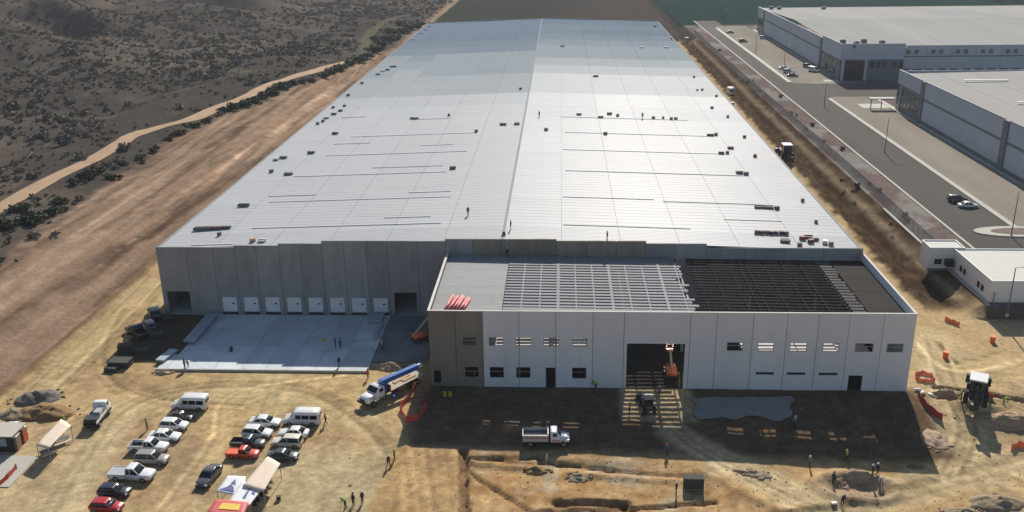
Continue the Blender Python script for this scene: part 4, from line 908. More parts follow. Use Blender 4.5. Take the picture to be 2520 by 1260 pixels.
# ---- lorries and machines
def cab(t, pm, x0, x1, w, z0, h, hood):
    b = MB(); b.loft([csec(x0, z0, z0+h*.97, w, .18), csec(x0+.15, z0, z0+h, w, .18), csec(x0+(x1-x0)*.55, z0, z0+h, w, .18), csec(x1, z0, z0+h*.55, w*.98, .12)]); b.build('cab', pm, t, True)
    ws = MB(); xa = x0+(x1-x0)*.57; ws.add([(xa, -w*.8, z0+h*.96), (xa, w*.8, z0+h*.96), (x1-.06, w*.86, z0+h*.62), (x1-.06, -w*.86, z0+h*.62)], [(0, 1, 2, 3)]); o = ws.build('windscreen', GLASS, t); o.location = (.05, 0, .03)
    for s in (-1, 1): MB().box(x0+.3, x0+(x1-x0)*.6, s*w-.012, s*w+.012, z0+h*.58, z0+h*.9).build('side_window', GLASS, t)
    if hood:
        b = MB(); b.loft([csec(x1-.05, z0, z0+h*.55, w*.85, .15), csec(x1+hood*.7, z0, z0+h*.48, w*.78, .2), csec(x1+hood, z0+.1, z0+h*.38, w*.7, .2)]); b.build('bonnet', pm, t, True)
        MB().box(x1+hood-.05, x1+hood+.04, -w*.45, w*.45, z0+.15, z0+h*.33).build('grille', TRIM, t)
        for s in (-1, 1): MB().box(x1+hood*.35, x1+hood*.95, s*w*.86-.16, s*w*.86+.16, z0+.15, z0+.5).build('mudguard', pm, t)
    MB().box((x1+hood)-.1, (x1+hood)+.12, -w, w, z0-.25, z0+.08).build('bumper', TRIM, t)
f, e = gp(893, 1005), gp(1030, 935)
dx, dy = f.x-e.x, f.y-e.y; ang = math.atan2(dy, dx)
t = thing('boom_truck', 'white-cab lorry with blue crane boom and tan flatbed beside the annex corner', 'crane truck', ((f.x+e.x)/2, (f.y+e.y)/2, f.z), ang)
MB().box(-5.6, 5.0, -.45, .45, .75, 1.05).build('chassis', TRIM, t)
cab(t, Pw, 2.3, 4.1, 1.15, .95, 1.75, 1.7)
fb = MB().box(-5.9, 1.1, -1.2, 1.2, 1.22, 1.3).build('flatbed', M('bed_tan', (.42, .37, .28), .8, 0, .15, 2), t)
for k in range(8): MB().box(-5.85, 1.05, -1.18+k*.3, -.91+k*.3, 1.305, 1.36).build('bed_board', M('bed_board_tan', (.45, .40, .31), .8, 0, .15, 2, 0, .15), fb)
MB().box(1.1, 1.25, -1.2, 1.2, 1.2, 2.3).build('headboard', M('frame_red', (.25, .04, .04), .6), t)
BL = paint('crane_blue', (.05, .15, .45)); MB().box(1.3, 2.1, -.55, .55, 1.0, 3.1).build('crane_turret', BL, t)
bm_ = MB(); bm_.bar((2.2, .35, 3.0), (-4.6, 1.2, 3.2), .75, .75); o = bm_.build('boom', BL, t); bm_ = MB(); bm_.bar((-4.6, 1.2, 3.2), (-5.4, 1.3, 3.22), .5, .5); bm_.build('boom_extension', M('boom_white', (.7, .7, .7), .4), o)
MB().cyl((-1.5, .85, 3.2), (1.7, .3, 2.2), .1, n=8).build('boom_ram', STEEL, t)
for s in (-1, 1):
    MB().box(.9, 1.3, s*1.2-.1, s*1.2+.6*s+.1, .5, .75).build('outrigger', BL, t)
    MB().box(-.4, .8, s*1.0-.2, s*1.0+.2, .6, 1.1).build('fuel_tank', TRIM, t)
for x in (-4.6, -3.3, 4.6):
    for s in (-1, 1): wheel(t, x, s*.98, .5, .34)
for (x, y, rz, L_) in ((-2.5, -.3, .05, 3.5), (-3.4, .4, -.03, 2.6)): 
    c_ = thing('timber_bundle', 'pale boards lying on the tan flatbed, %s' % ('long one' if L_ > 3 else 'short one'), 'timber', t.matrix_basis @ Vector((x, y, 1.37)), ang+rz)
    for k in range(3): MB().box(-L_/2, L_/2, -.3+k*.2, -.12+k*.2, 0, .12).build('board', TIMBER, c_)
# tipper
g = gp(1345, 1092); t = thing('tipper_truck', 'white tipper lorry with red stripe driving through the annex shadow', 'dump truck', g, .02)
MB().box(-3.2, 3.0, -.4, .4, .6, .85).build('chassis', TRIM, t); cab(t, paint('pale_blue_white', (.66, .70, .74)), .55, 2.05, 1.0, .75, 1.6, 1.1)
d_ = MB(); d_.box(-3.3, .25, -1.1, -1.02, .95, 1.95).box(-3.3, .25, 1.02, 1.1, .95, 1.95).box(-3.3, -3.22, -1.02, 1.02, .95, 1.95).box(.17, .25, -1.02, 1.02, .95, 2.1).box(-3.22, .17, -1.02, 1.02, .95, 1.05); d_.build('tipper_body', Ps, t)
MB().box(-3.2, .15, -1.0, 1.0, 1.06, 1.55).build('load', M('gravel_grey', (.13, .13, .125), .95, 0, .3, 6, .4), t)
for s in (-1, 1): MB().box(-3.3, .25, s*1.105-.006, s*1.105+.006, 1.45, 1.62).build('stripe', M('stripe_red', (.45, .03, .04), .5), t); MB().box(.7, 1.9, s*1.005-.006, s*1.005+.006, 1.0, 1.15).build('stripe', MATS['stripe_red'], t)
for k in range(5): MB().box(-3.2+k*.8, -3.12+k*.8, -1.14, -1.1, .95, 1.95).build('body_rib', Ps, t)
for x in (-2.2, 2.4):
    for s in (-1, 1): wheel(t, x, s*.85, .45, .3)
# small dark-bedded truck on the left
g = gp(243, 1035); t = thing('small_truck', 'small white-cab truck with dark machinery bed seen from behind', 'truck', g, PI/2+.08, None, 1.0)
MB().box(-2.8, 2.6, -.4, .4, .55, .8).build('chassis', TRIM, t); cab(t, Pw, 1.0, 2.6, .98, .7, 1.75, .0)
MB().box(-2.9, .8, -1.0, 1.0, .85, 1.0).build('bed', TRIM, t); MB().box(-1.0, .7, -.8, .1, 1.02, 1.95).build('tank', Ps, t); MB().box(-2.7, -1.2, -.9, .9, 1.02, 1.7).build('machinery_box', TRIM, t)
MB().cyl((-.6, .5, 1.0), (.6, .5, 1.0), .35, n=10).build('hose_reel', STEEL, t); MB().box(-2.9, .8, .95, 1.02, 1.0, 1.4).build('bed_side', Pw, t); MB().box(-2.9, .8, -1.02, -.95, 1.0, 1.4).build('bed_side', Pw, t)
for x in (-1.9, 1.8):
    for s in (-1, 1): wheel(t, x, s*.85, .42, .28)
# loaders
def loader(px, py, rz, pm, label, name='backhoe_loader', sc=1.0, hoe=True, dz=0, roofm=None):
    g = gp(px, py, dz); t = thing(name, label, 'digger', g, rz, None, sc)
    MB().loft([csec(-1.5, .6, 1.4, .55, .1), csec(.3, .6, 1.45, .6, .1), csec(1.9, .7, 1.35, .5, .15), csec(2.2, .8, 1.2, .42, .15)]).build('engine_body', pm, t, True)
    c_ = MB(); 
    for sx in (-1.3, .25):
        for s in (-1, 1): c_.bar((sx, s*.65, 1.3), (sx*.95, s*.6, 2.7), .08, .08)
    o = c_.build('cab_frame', TRIM, t); MB().box(-1.22, .18, -.6, .6, 1.4, 2.62).build('cab_glass', GLASS, o); MB().box(-1.5, .45, -.78, .78, 2.7, 2.84).build('cab_roof', roofm or pm, t)
    for s in (-1, 1):
        wheel(t, -1.1, s*.85, .72, .42); wheel(t, 1.6, s*.8, .5, .32)
        a = MB(); a.bar((.6, s*.62, 1.3), (2.3, s*.62, 1.5), .14, .2); a.bar((2.3, s*.62, 1.5), (3.3, s*.62, .8), .14, .2); a.build('loader_arm', pm, t)
    b = MB(); n = 7; prof = [(3.2+.55*math.cos(math.pi*.5+math.pi*k/(n-1)), .75+.5*math.sin(math.pi*.5+math.pi*k/(n-1))) for k in range(n)]
    b.add([(x, y, z) for y in (-1.15, 1.15) for x, z in prof], [(k, k+1, n+k+1, n+k) for k in range(n-1)]+[tuple(range(n)), tuple(range(2*n-1, n-1, -1))]); b.box(3.2, 3.9, -1.15, 1.15, .22, .3); b.build('bucket', TRIM, t)
    if hoe:
        h_ = MB(); h_.bar((-1.6, 0, .9), (-2.6, 0, 2.6), .28, .32); h_.bar((-2.6, 0, 2.6), (-3.6, 0, 1.4), .22, .26); o = h_.build('digger_arm', pm, t)
        MB().box(-3.9, -3.35, -.35, .35, .75, 1.35).build('digger_bucket', TRIM, o)
    return t
loader(2400, 985, PI/2-.45, M('machine_dark', (.05, .045, .04), .6), 'dark backhoe loader with white cab roof digging the trench right of the annex', roofm=Pw, sc=1.5)
loader(1592, 1010, PI/2+.12, M('machine_yellow_dark', (.10, .09, .07), .6), 'dusty tractor loader standing in the sunlit strip before the big gateway', 'tractor_loader', .95, False, roofm=M('canopy_tan', (.45, .38, .28), .7))
# orange access platforms
def boomlift(loc, rz, label, top, sc=1.0):
    t = thing('boom_lift', label, 'boom lift', loc, rz, None, sc)
    MB().box(-1.4, 1.4, -.85, .85, .4, .75).build('chassis', TRIM, t); MB().loft([csec(-1.5, .78, 1.6, .7, .15), csec(.9, .78, 1.6, .7, .15), csec(1.2, .8, 1.3, .6, .1)]).build('turret', PO2, t, True)
    for x in (-1, 1):
        for s in (-1, 1): wheel(t, x, s*.85, .42, .3)
    a = MB(); a.bar((-1.0, 0, 1.7), top, .3, .34); o = a.build('boom', M('lift_boom', (.5, .42, .26), .6), t)
    b = MB(); x, y, z = top
    for k in (0, .5, 1.0): b.box(x, x+1.5, y-.45, y-.4, z-.3+k, z-.25+k).box(x, x+1.5, y+.4, y+.45, z-.3+k, z-.25+k).box(x, x+.05, y-.4, y+.4, z-.3+k, z-.25+k).box(x+1.45, x+1.5, y-.4, y+.4, z-.3+k, z-.25+k)
    for sx in (0, 1.45):
        for sy in (-.45, .4): b.box(x+sx+.002, x+sx+.048, y+sy+.002, y+sy+.048, z-.25, z+.75)
    b.box(x, x+1.5, y-.4, y+.4, z-.38, z-.31); b.build('basket', PO2, o)
    return t
p = pix(1036, 842, 0); boomlift((p[0], p[1], .27), .7, 'red-orange boom lift in the dark gap beside the annex', (3.2, 0, 5.0))
p = pixy(1658, 938, -21.0); boomlift((90.6, -22.5, .0), PI*.5, 'orange boom lift standing inside the big gateway', (1.6, 0, 3.3), 1.15)
# vehicles along the far side strip
g = pix(1797, 230, 0); t = car('van', Pw, 'white van on the dirt strip along the right side of the roof', 1797, 228, PI/2, 'machines on the right dirt strip', z=0); t.scale = (1.25, 1.25, 1.4)
loader(1800, 268, PI/2, M('machine_black', (.03, .03, .03), .6), 'small dark loader below the white van on the right dirt strip', 'wheel_loader', .9, False)
loader(1932, 392, PI/2, MATS['machine_black'], 'large dark excavator with white top on the right dirt strip', 'excavator', 1.7, True, roofm=Pw)
p = pix(1690, 96, 0); t = car('van', Ps, 'pale van at the far end of the right dirt strip', 1690, 98, PI/2, 'machines on the right dirt strip', z=0)

# ------------------------------------------------------------------ awnings, huts, toilets at the lower left
CREAM = M('cream_sheet', (.72, .60, .48), .75, 0, .08, 1.5, .1); TARP = M('white_tarp', (.72, .73, .75), .6, 0, .06, 1, .2); TBLUE = M('tarp_blue', (.10, .12, .28), .6, 0, .1, 1)
def awning(name, label, corners, zs, mat, sag=.15, posts=True, extra=None):
    P = [gp(*c, z) for c, z in zip(corners, zs)]; o = sum(P, Vector())/4; gz = min(p.z for p in P); t = thing(name, label, 'awning', (o.x, o.y, gz))
    V = [Vector((p.x-o.x, p.y-o.y, hz(p.x, p.y)-gz+z)) for p, z in zip(P, zs)]
    n = 8; vs = []
    for i in range(n+1):
        for j in range(n+1):
            u, v = i/n, j/n; q = V[0]*(1-u)*(1-v)+V[1]*u*(1-v)+V[2]*u*v+V[3]*(1-u)*v; q = q.copy(); q.z += sag*(.25-(u-.5)**2-(v-.5)**2+.12*math.sin(7*u+5*v)); vs.append(q)
    fs = [(i*(n+1)+j, (i+1)*(n+1)+j, (i+1)*(n+1)+j+1, i*(n+1)+j+1) for i in range(n) for j in range(n)]
    mb = MB(); mb.add(vs, fs); c_ = mb.build('canopy', mat, t, True); md = c_.modifiers.new('thickness', 'SOLIDIFY'); md.thickness = .03
    if posts:
        for q in V: MB().cyl((q.x*.96, q.y*.96, -.1), (q.x*.96, q.y*.96, q.z-.08), .05, n=6).build('pole', STEEL, t)
    return t, V, c_
t, V, c_ = awning('sun_awning', 'cream sheet awning on poles beside the site hut at the left', [(88, 1096), (118, 1104), (175, 1046), (150, 1030)], (2.4, 2.5, 2.5, 2.5), CREAM)
def bench(px, py, rz, label):
    g = gp(px, py); t = thing('picnic_table', label, 'table', g, rz); TBm = M('table_blue_grey', (.12, .13, .16), .6, 0, .15, 2)
    MB().box(-1.1, 1.1, -.38, .38, .7, .76).build('table_top', TBm, t)
    for s in (-1, 1):
        MB().box(-1.1, 1.1, s*.75-.14, s*.75+.14, .42, .47).build('seat', M('bench_white', (.66, .66, .66), .6), t); MB().bar((s*.8, -.75, 0), (s*.8, .3, .7), .07, .07).build('leg', TRIM, t); MB().bar((s*.8, .75, 0), (s*.8, -.3, .7), .07, .07).build('leg', TRIM, t)
bench(152, 1090, .8, 'dark picnic table with white benches at the far end of the cream awning'); bench(120, 1118, .8, 'dark picnic table with white benches at the near end of the cream awning')
g = gp(-5, 1112); t = thing('site_hut', 'dark site hut with beige roof at the left edge', 'hut', g)
hb = MB(); hb.box(-3.0, 2.4, 0, 3.2, 0, 2.5); hb.build('wall', TRIM, t); MB().box(-3.2, 2.7, -.35, 3.5, 2.5, 2.66).build('roof', M('beige_roof', (.46, .43, .36), .8, 0, .08, 1), t); MB().box(-.2, 1.5, -.05, .0, .9, 2.1).build('window', M('pale_glass', (.3, .34, .38), .2), t); MB().box(-2.2, -1.2, -.05, .0, 0, 2.1).build('door', DGREY, t)
def toilet(px, py, col_, label):
    g = gp(px, py); t = thing('portable_toilet', label, 'toilet', g, .1); MB().loft([[(x, y, z) for x, y in ((-.6, -.6), (.6, -.6), (.6, .6), (-.6, .6))] for z in (0, 2.1)]).build('cabin', col_, t)
    MB().loft([[(x*s, y*s, z) for x, y in ((-.64, -.64), (.64, -.64), (.64, .64), (-.64, .64))] for z, s in ((2.1, 1), (2.2, 1), (2.36, .55))]).build('roof', WTOP, t); MB().box(-.42, .42, -.63, -.602, .1, 1.95).build('door', col_, t)
BRN = M('toilet_brown', (.25, .17, .13), .6); ORB = M('toilet_orange', (.45, .10, .04), .6)
toilet(40, 1104, BRN, 'brown portable toilet with white roof right of the site hut'); toilet(56, 1086, ORB, 'orange portable toilet with white roof behind the brown one'); toilet(36, 1076, TRIM, 'black portable toilet with white roof partly behind the brown one')
g = gp(-10, 1165); t = thing('concrete_pad', 'pale concrete pad in front of the site hut', 'slab', g); MB().box(-5, 3.6, -3.2, 4.2, -.2, .12).build('pad', PAVE, t)
def ribbonfence(label, pxs, h=1.0, mat=ORMESH, closed=False):
    P = [gp(*p) for p in pxs]; o = P[0]; t = thing('safety_mesh', label, 'barrier', o); mb = MB()
    F_ = []
    for a, b_ in zip(P[:-1], P[1:]):
        for k in range(4): F_.append(a.lerp(b_, k/4))
    F_.append(P[-1]); F_ = [Vector((p.x-o.x, p.y-o.y, hz(p.x, p.y)-o.z)) for p in F_]
    for i in range(len(F_)-1):
        a, b_ = F_[i], F_[i+1]; s1 = .1*math.sin(i*1.7); s2 = .1*math.sin(i*1.7+1.7)
        mb.add([a, b_, b_+Vector((0, 0, h+s2)), a+Vector((0, 0, h+s1))], [(0, 1, 2, 3)])
    c_ = mb.build('mesh', mat, t); md = c_.modifiers.new('thickness', 'SOLIDIFY'); md.thickness = .04
    for i in range(0, len(F_), 4): MB().cyl(F_[i]-Vector((0, 0, .2)), F_[i]+Vector((0, 0, h+.15)), .035, n=5).build('stake', TRIM, t)
ribbonfence('red mesh fence along the pale pad at the left edge', [(-20, 1215), (20, 1180), (42, 1155)], .8, M('red_mesh', (.5, .06, .05), .7, 0, .2, 3))
ribbonfence('orange mesh fence curving around the pit by the boom truck', [(1025, 950), (1015, 970), (985, 1010), (1000, 1040), (1030, 1035), (1052, 1000), (1050, 965)])
ribbonfence('orange mesh loop on the pale strip right of the annex', [(2252, 925), (2268, 920), (2292, 928), (2300, 940), (2275, 942), (2254, 936), (2252, 926)], .6)
ribbonfence('long red mesh fence running down from the annex corner', [(2258, 975), (2268, 992), (2290, 1015), (2318, 1035)], 1.0, MATS['red_mesh'])
ribbonfence('short orange mesh fence at the right edge of the site', [(2488, 1110), (2505, 1100), (2530, 1105)], .9)
ribbonfence('low orange mesh across the end of the dark trench', [(2325, 790), (2345, 797), (2360, 803)], .8)
ribbonfence('low orange mesh beyond the backhoe loader', [(2430, 975), (2448, 978)], .8)
# right awnings
awning('sun_awning', 'cream sheet awning over chairs next to the dark green saloon', [(596, 1196), (648, 1210), (690, 1140), (658, 1122)], (2.6, 2.6, 2.6, 2.7), CREAM)
t, V, c_ = awning('banner_awning', 'white awning with blue printed triangles below the cream one', [(560, 1238), (612, 1246), (650, 1196), (596, 1182)], (2.3, 2.3, 2.4, 2.4), TARP)
def tri(t, V, pts, mat):
    def q(u, v): r = V[0]*(1-u)*(1-v)+V[1]*u*(1-v)+V[2]*u*v+V[3]*(1-u)*v; return r+Vector((0, 0, .15*(.25-(u-.5)**2-(v-.5)**2)+.06))
    MB().add([q(*p) for p in pts], [tuple(range(len(pts)))]).build('print', mat, t)
tri(t, V, [(.5, .3), (.62, .3), (.56, .75), (.5, .8)], TBLUE); tri(t, V, [(.72, .55), (.9, .5), (.88, .6), (.74, .66)], TBLUE)
t, V, c_ = awning('banner_awning', 'white triangular banner sheet with dark blue mountain print', [(532, 1210), (600, 1222), (605, 1172), (560, 1170)], (1.9, 2.0, 2.1, 2.0), TARP)
tri(t, V, [(.05, .12), (.62, .14), (.55, .36), (.4, .5), (.3, .34)], TBLUE); tri(t, V, [(.38, .55), (.6, .5), (.52, .8)], TBLUE)
t, V, c_ = awning('banner_awning', 'red-edged awning with yellow panel at the bottom edge', [(508, 1262), (600, 1268), (612, 1235), (530, 1228)], (2.4, 2.4, 2.4, 2.4), M('red_tarp', (.55, .10, .10), .6, 0, .1, 1))
tri(t, V, [(.25, .3), (.82, .3), (.8, .75), (.27, .75)], M('yellow_print', (.75, .50, .07), .6))
for k, (px, py) in enumerate(((668, 1195), (660, 1206), (652, 1218), (645, 1228), (636, 1240), (628, 1250))):
    g = gp(px, py); t = thing('folding_chair', 'black folding chair, %s from the far end beside the awnings' % ords[k], 'chair', g, .6, 'folding chairs by the awnings')
    MB().box(-.25, .25, -.25, .25, .42, .47).build('seat', TRIM, t); MB().box(-.25, .25, .22, .26, .47, .95).build('backrest', TRIM if k > 1 else WTOP, t)
    for sx in (-.22, .22):
        for sy in (-.22, .22): MB().cyl((sx, sy, 0), (sx, sy, .42), .02, n=5).build('leg', STEEL, t)
# ------------------------------------------------------------------ heaps, sheets, boxes, drums
def heap(px, py, rx, ry, h, mat, label, seed, cat='heap', name='soil_heap', rz=0):
    g = gp(px, py); t = thing(name, label, cat, g, rz); n, m_ = 28, 9; vs = [(0, 0, h*1.0)]; r = random.Random(seed)
    for j in range(1, m_+1):
        for k in range(n):
            a = 2*math.pi*k/n; rr = j/m_; ns = float(fbm(np.array([math.cos(a)*3.6*rr+seed*7.3]), np.array([math.sin(a)*3.6*rr+seed]), 91)[0])*1.25-.62
            q = rr*(1+.35*ns); x, y = math.cos(a)*rx*q, math.sin(a)*ry*q
            c_, s_ = math.cos(rz), math.sin(rz)
            z = h*max(0, (1-rr**1.4))*(1+1.1*ns)+.12*ns
            if j == m_: z = -.35
            zz = hz(g.x+c_*x-s_*y, g.y+s_*x+c_*y)-g.z
            vs.append((x, y, z+zz))
    fs = [(0, 1+k, 1+(k+1) % n) for k in range(n)]+[(1+(j-1)*n+k, 1+j*n+k, 1+j*n+(k+1) % n, 1+(j-1)*n+(k+1) % n) for j in range(1, m_) for k in range(n)]
    mb = MB(); mb.add(vs, fs); mb.build('mound', mat, t, True)
    for k in range(26):
        a = r.uniform(0, 6.28); q = r.uniform(.62, 1.25); s = r.uniform(.08, .3); x, y = math.cos(a)*rx*q, math.sin(a)*ry*q
        c_, s_ = math.cos(rz), math.sin(rz); zz = hz(g.x+c_*x-s_*y, g.y+s_*x+c_*y)-g.z
        MB().loft([[(x+s*math.cos(b)*w, y+s*math.sin(b)*w*.8, zz+z*s) for b in (0, 1.2, 2.4, 3.7, 5.0)] for z, w in ((-.4, .8), (.2, 1.1), (.7, .6))]).build('clod', mat, t)
GRAV = M('gravel_heap', (.15, .135, .12), .95, 0, .25, 3, .5); SOILB = M('brown_heap', (.24, .15, .065), .95, 0, .25, 2, .5); SOILT = M('tan_heap', (.36, .26, .16), .95, 0, .3, 2, .5); RUB = M('rubble', (.36, .26, .175), .9, 0, .4, 2.5, .6); GRY = M('grey_rubble', (.26, .205, .135), .95, 0, .3, 2, .5)
heap(92, 982, 3.6, 2.6, 1.5, GRAV, 'grey gravel heap above the brown soil heap at the left', 1); heap(112, 1018, 4.4, 2.6, 1.4, SOILB, 'brown soil heap behind the cream awning', 2); heap(35, 1022, 2.6, 1.8, .9, GRY, 'small grey heap beside the brown soil heap at the left edge', 3)
heap(2300, 1085, 1.9, 2.6, .6, RUB, 'pinkish rubble heap right of the annex shadow', 4); heap(2115, 1172, 1.9, .9, .5, RUB, 'rubble rim beside the dug pit at the shadow edge', 5); heap(2075, 1195, 1.3, .7, .3, RUB, 'low pinkish spoil left of the dug pit', 6)
heap(2450, 1240, 3.8, 1.9, .8, GRY, 'grey-brown rubble heap at the bottom right', 7); heap(2370, 1262, 2.6, 1.2, .5, GRY, 'lower grey rubble heap at the bottom edge, left of the bigger one', 8); heap(2460, 1040, 5, 1.6, .9, SOILT, 'long tan spoil bank below the dark trench', 9, rz=-.2)
heap(2330, 968, 2.4, .9, .6, SOILT, 'small spoil heap on the far side of the dark trench', 10); heap(1320, 1160, 1.6, .9, .5, SOILB, 'small dark spoil heap in the orange pit', 11); heap(1425, 1178, 1.5, 1.0, .35, GRY, 'small grey rubble patch in the orange pit', 12); heap(1850, 1165, 2.8, .9, .4, RUB, 'low pinkish spoil strip beside the haul road', 13, rz=-.3)
heap(2250, 1150, 1.0, .5, .4, SOILB, 'small dark clod heap right of the pit workers', 14); heap(600, 912, 1.0, .5, .3, SOILT, 'tiny spoil heap in front of the apron kerb', 15); heap(402, 918, 1.4, .8, .5, SOILT, 'small rubble heap at the left end of the apron kerb', 16); heap(960, 905, 2.4, 1.6, .8, SOILT, 'pale soil heap behind the boom truck', 17)
# plastic sheet
V4 = [pix(1705, 985, -.1), pix(1712, 1028, -.1), pix(1945, 1032, -.4), pix(1952, 982, -.4)]
g0 = Vector(V4[0]); t = thing('plastic_sheet', 'large blue-grey plastic sheet on the shaded ground before the right half of the annex', 'sheet', g0); mb = MB(); vs = []; n = 22
for i in range(n+1):
    for j in range(n+1):
        u, v = i/n, j/n; q = Vector(V4[0])*(1-u)*(1-v)+Vector(V4[1])*(1-u)*v+Vector(V4[2])*u*v+Vector(V4[3])*u*(1-v)
        wob = float(vn(u*7, v*4, 95))-.5; q.y += wob*(1.5 if v > .5 else .5); q.x += (float(vn(v*5, u*3, 97))-.5)*1.0; vs.append((q.x-g0.x, q.y-g0.y, hz(q.x, q.y)-g0.z+.10+.18*float(vn(u*14, v*5, 96))))
mb.add(vs, [(i*(n+1)+j, i*(n+1)+j+1, (i+1)*(n+1)+j+1, (i+1)*(n+1)+j) for i in range(n) for j in range(n)]); mb.build('sheet', M('blue_grey_plastic', (.22, .22, .215), .6, 0, .15, 1, .1), t, True)
def crate(loc, rz, label, w=1.2, d=.9, h=.8, mat=None, group=None, name='crate', cat='crate'):
    t = thing(name, label, cat, loc, rz, group); mat = mat or TRIM
    MB().box(-w/2+.04, w/2-.04, -d/2+.04, d/2-.04, .12, h).build('box', mat, t); MB().box(-w/2, w/2, -d/2, d/2, h, h+.06).build('lid', mat, t)
    for y in (-d/2+.1, 0, d/2-.1): MB().box(-w/2, w/2, y-.05, y+.05, 0, .12).build('runner', TIMBER, t)
    return t
g = gp(1706, 1200); crate(g, 0, 'dark open-framed box standing in the orange pit', 2.6, 1.2, 1.6, DARKW)
g = gp(686, 1230); crate(g, .3, 'small black box on the ground right of the folding chairs', .6, .5, .5)
g = gp(1338, 948); t = thing('plaster_board', 'grey board leaning against the wall left of the door', 'board', g, 0); MB().bar((0, 0, 0), (0, .5, 2.6), .8, .06).build('board', GRY, t)
for (px, py, lab) in ((2442, 842, 'orange drum by the retaining wall shadow'), (2326, 880, 'small pinkish drum on the sand right of the annex'), (1016, 935, 'bright orange drum beside the flatbed'), (1095, 975, 'left yellow drum on the shaded ground'), (1108, 975, 'right yellow drum on the shaded ground'), (797, 845, 'yellow drum on the apron'), (570, 868, 'black drum on the left part of the apron')):
    g = gp(px, py); z = .32 if 'apron' in lab else g.z
    t = thing('drum', lab, 'drum', (g.x, g.y, z), 0, None, .62 if 'yellow' in lab or 'black' in lab else .95); m_ = ORANGE if 'orange' in lab or 'pink' in lab else (TRIM if 'black' in lab else M('yellow_plastic', (.55, .42, .03), .5))
    MB().cyl((0, 0, 0), (0, 0, 1.1), .45, n=12).build('shell', m_, t); MB().cyl((0, 0, .35), (0, 0, .42), .48, n=12).build('hoop', m_, t); MB().cyl((0, 0, 1.1), (0, 0, 1.14), .47, n=12).build('lid', m_, t)
# pale bags and pipes near the annex corner
for k, (px, py) in enumerate(((2258, 962), (2270, 970), (2290, 975), (2299, 980))):
    g = gp(px, py); t = thing('sand_bag', 'white sack by the annex corner, %s from the wall' % ords[k], 'sack', g, k); MB().loft([[(x, .3*w*math.cos(a), .25+.22*w*math.sin(a)) for a in (0, .8, 1.6, 2.4, 3.14, 3.9, 4.7, 5.5)] for x, w in ((-.55, .3), (-.4, .9), (0, 1.1), (.4, .9), (.55, .3))]).build('sack', WTOP, t, True)
g = gp(2052, 1242); crate(g, .2, 'small white box beside the kneeling worker at the bottom', .7, .4, .3, WTOP)

# ------------------------------------------------------------------ things on the big roof
def roofpt(px, py):
    z = 14.2
    for _ in range(8): p = pix(px, py, z); z = roofz(p[0])
    return (float(p[0]), float(p[1]), float(z)+.02)
BUN = M('bundle_dark', (.12, .117, .12), .7, 0, .2, 2, 0, .3); BUNP = M('bundle_purple', (.10, .075, .09), .7, 0, .2, 2, 0, .2); BUNR = M('bundle_red', (.16, .04, .04), .7, 0, .2, 2); BUNW = M('bundle_white', (.68, .68, .68), .6); BUNB = M('bundle_blue_grey', (.16, .19, .23), .6)
R_ = [(600, 508, 2.6, 'd'), (500, 566, 4, 'd'), (528, 564, 3.2, 'r'), (552, 563, 3, 'd'), (710, 430, 2.4, 'd'), (668, 424, 1.2, 'd'), (680, 394, 1.6, 'w'), (697, 390, 2, 'd'), (765, 378, 2, 'd'), (825, 330, 2, 'd'), (782, 306, 1.3, 'd'), (795, 300, 1.2, 'd'), (803, 292, 1.8, 'b'), (822, 282, 1.8, 'b'), (838, 274, 1.6, 'd'), (848, 262, 1.2, 'b'), (820, 266, 1.2, 'd'), (857, 236, 1.5, 'd'), (891, 206, 1.5, 'd'), (930, 184, 1.8, 'b'), (942, 176, 2, 'w'), (953, 173, 2, 'd'), (968, 165, 3, 'b'), (622, 595, 1.2, 'o'), (645, 595, 1.6, 'w'), (1114, 416, 1.6, 'r'), (1272, 307, 1.8, 'd'), (1238, 308, 2, 'd'), (1172, 325, 1, 'd'), (540, 580, .8, 'd'), (1020, 293, 3, 'd'), (1105, 285, 1, 'd')]
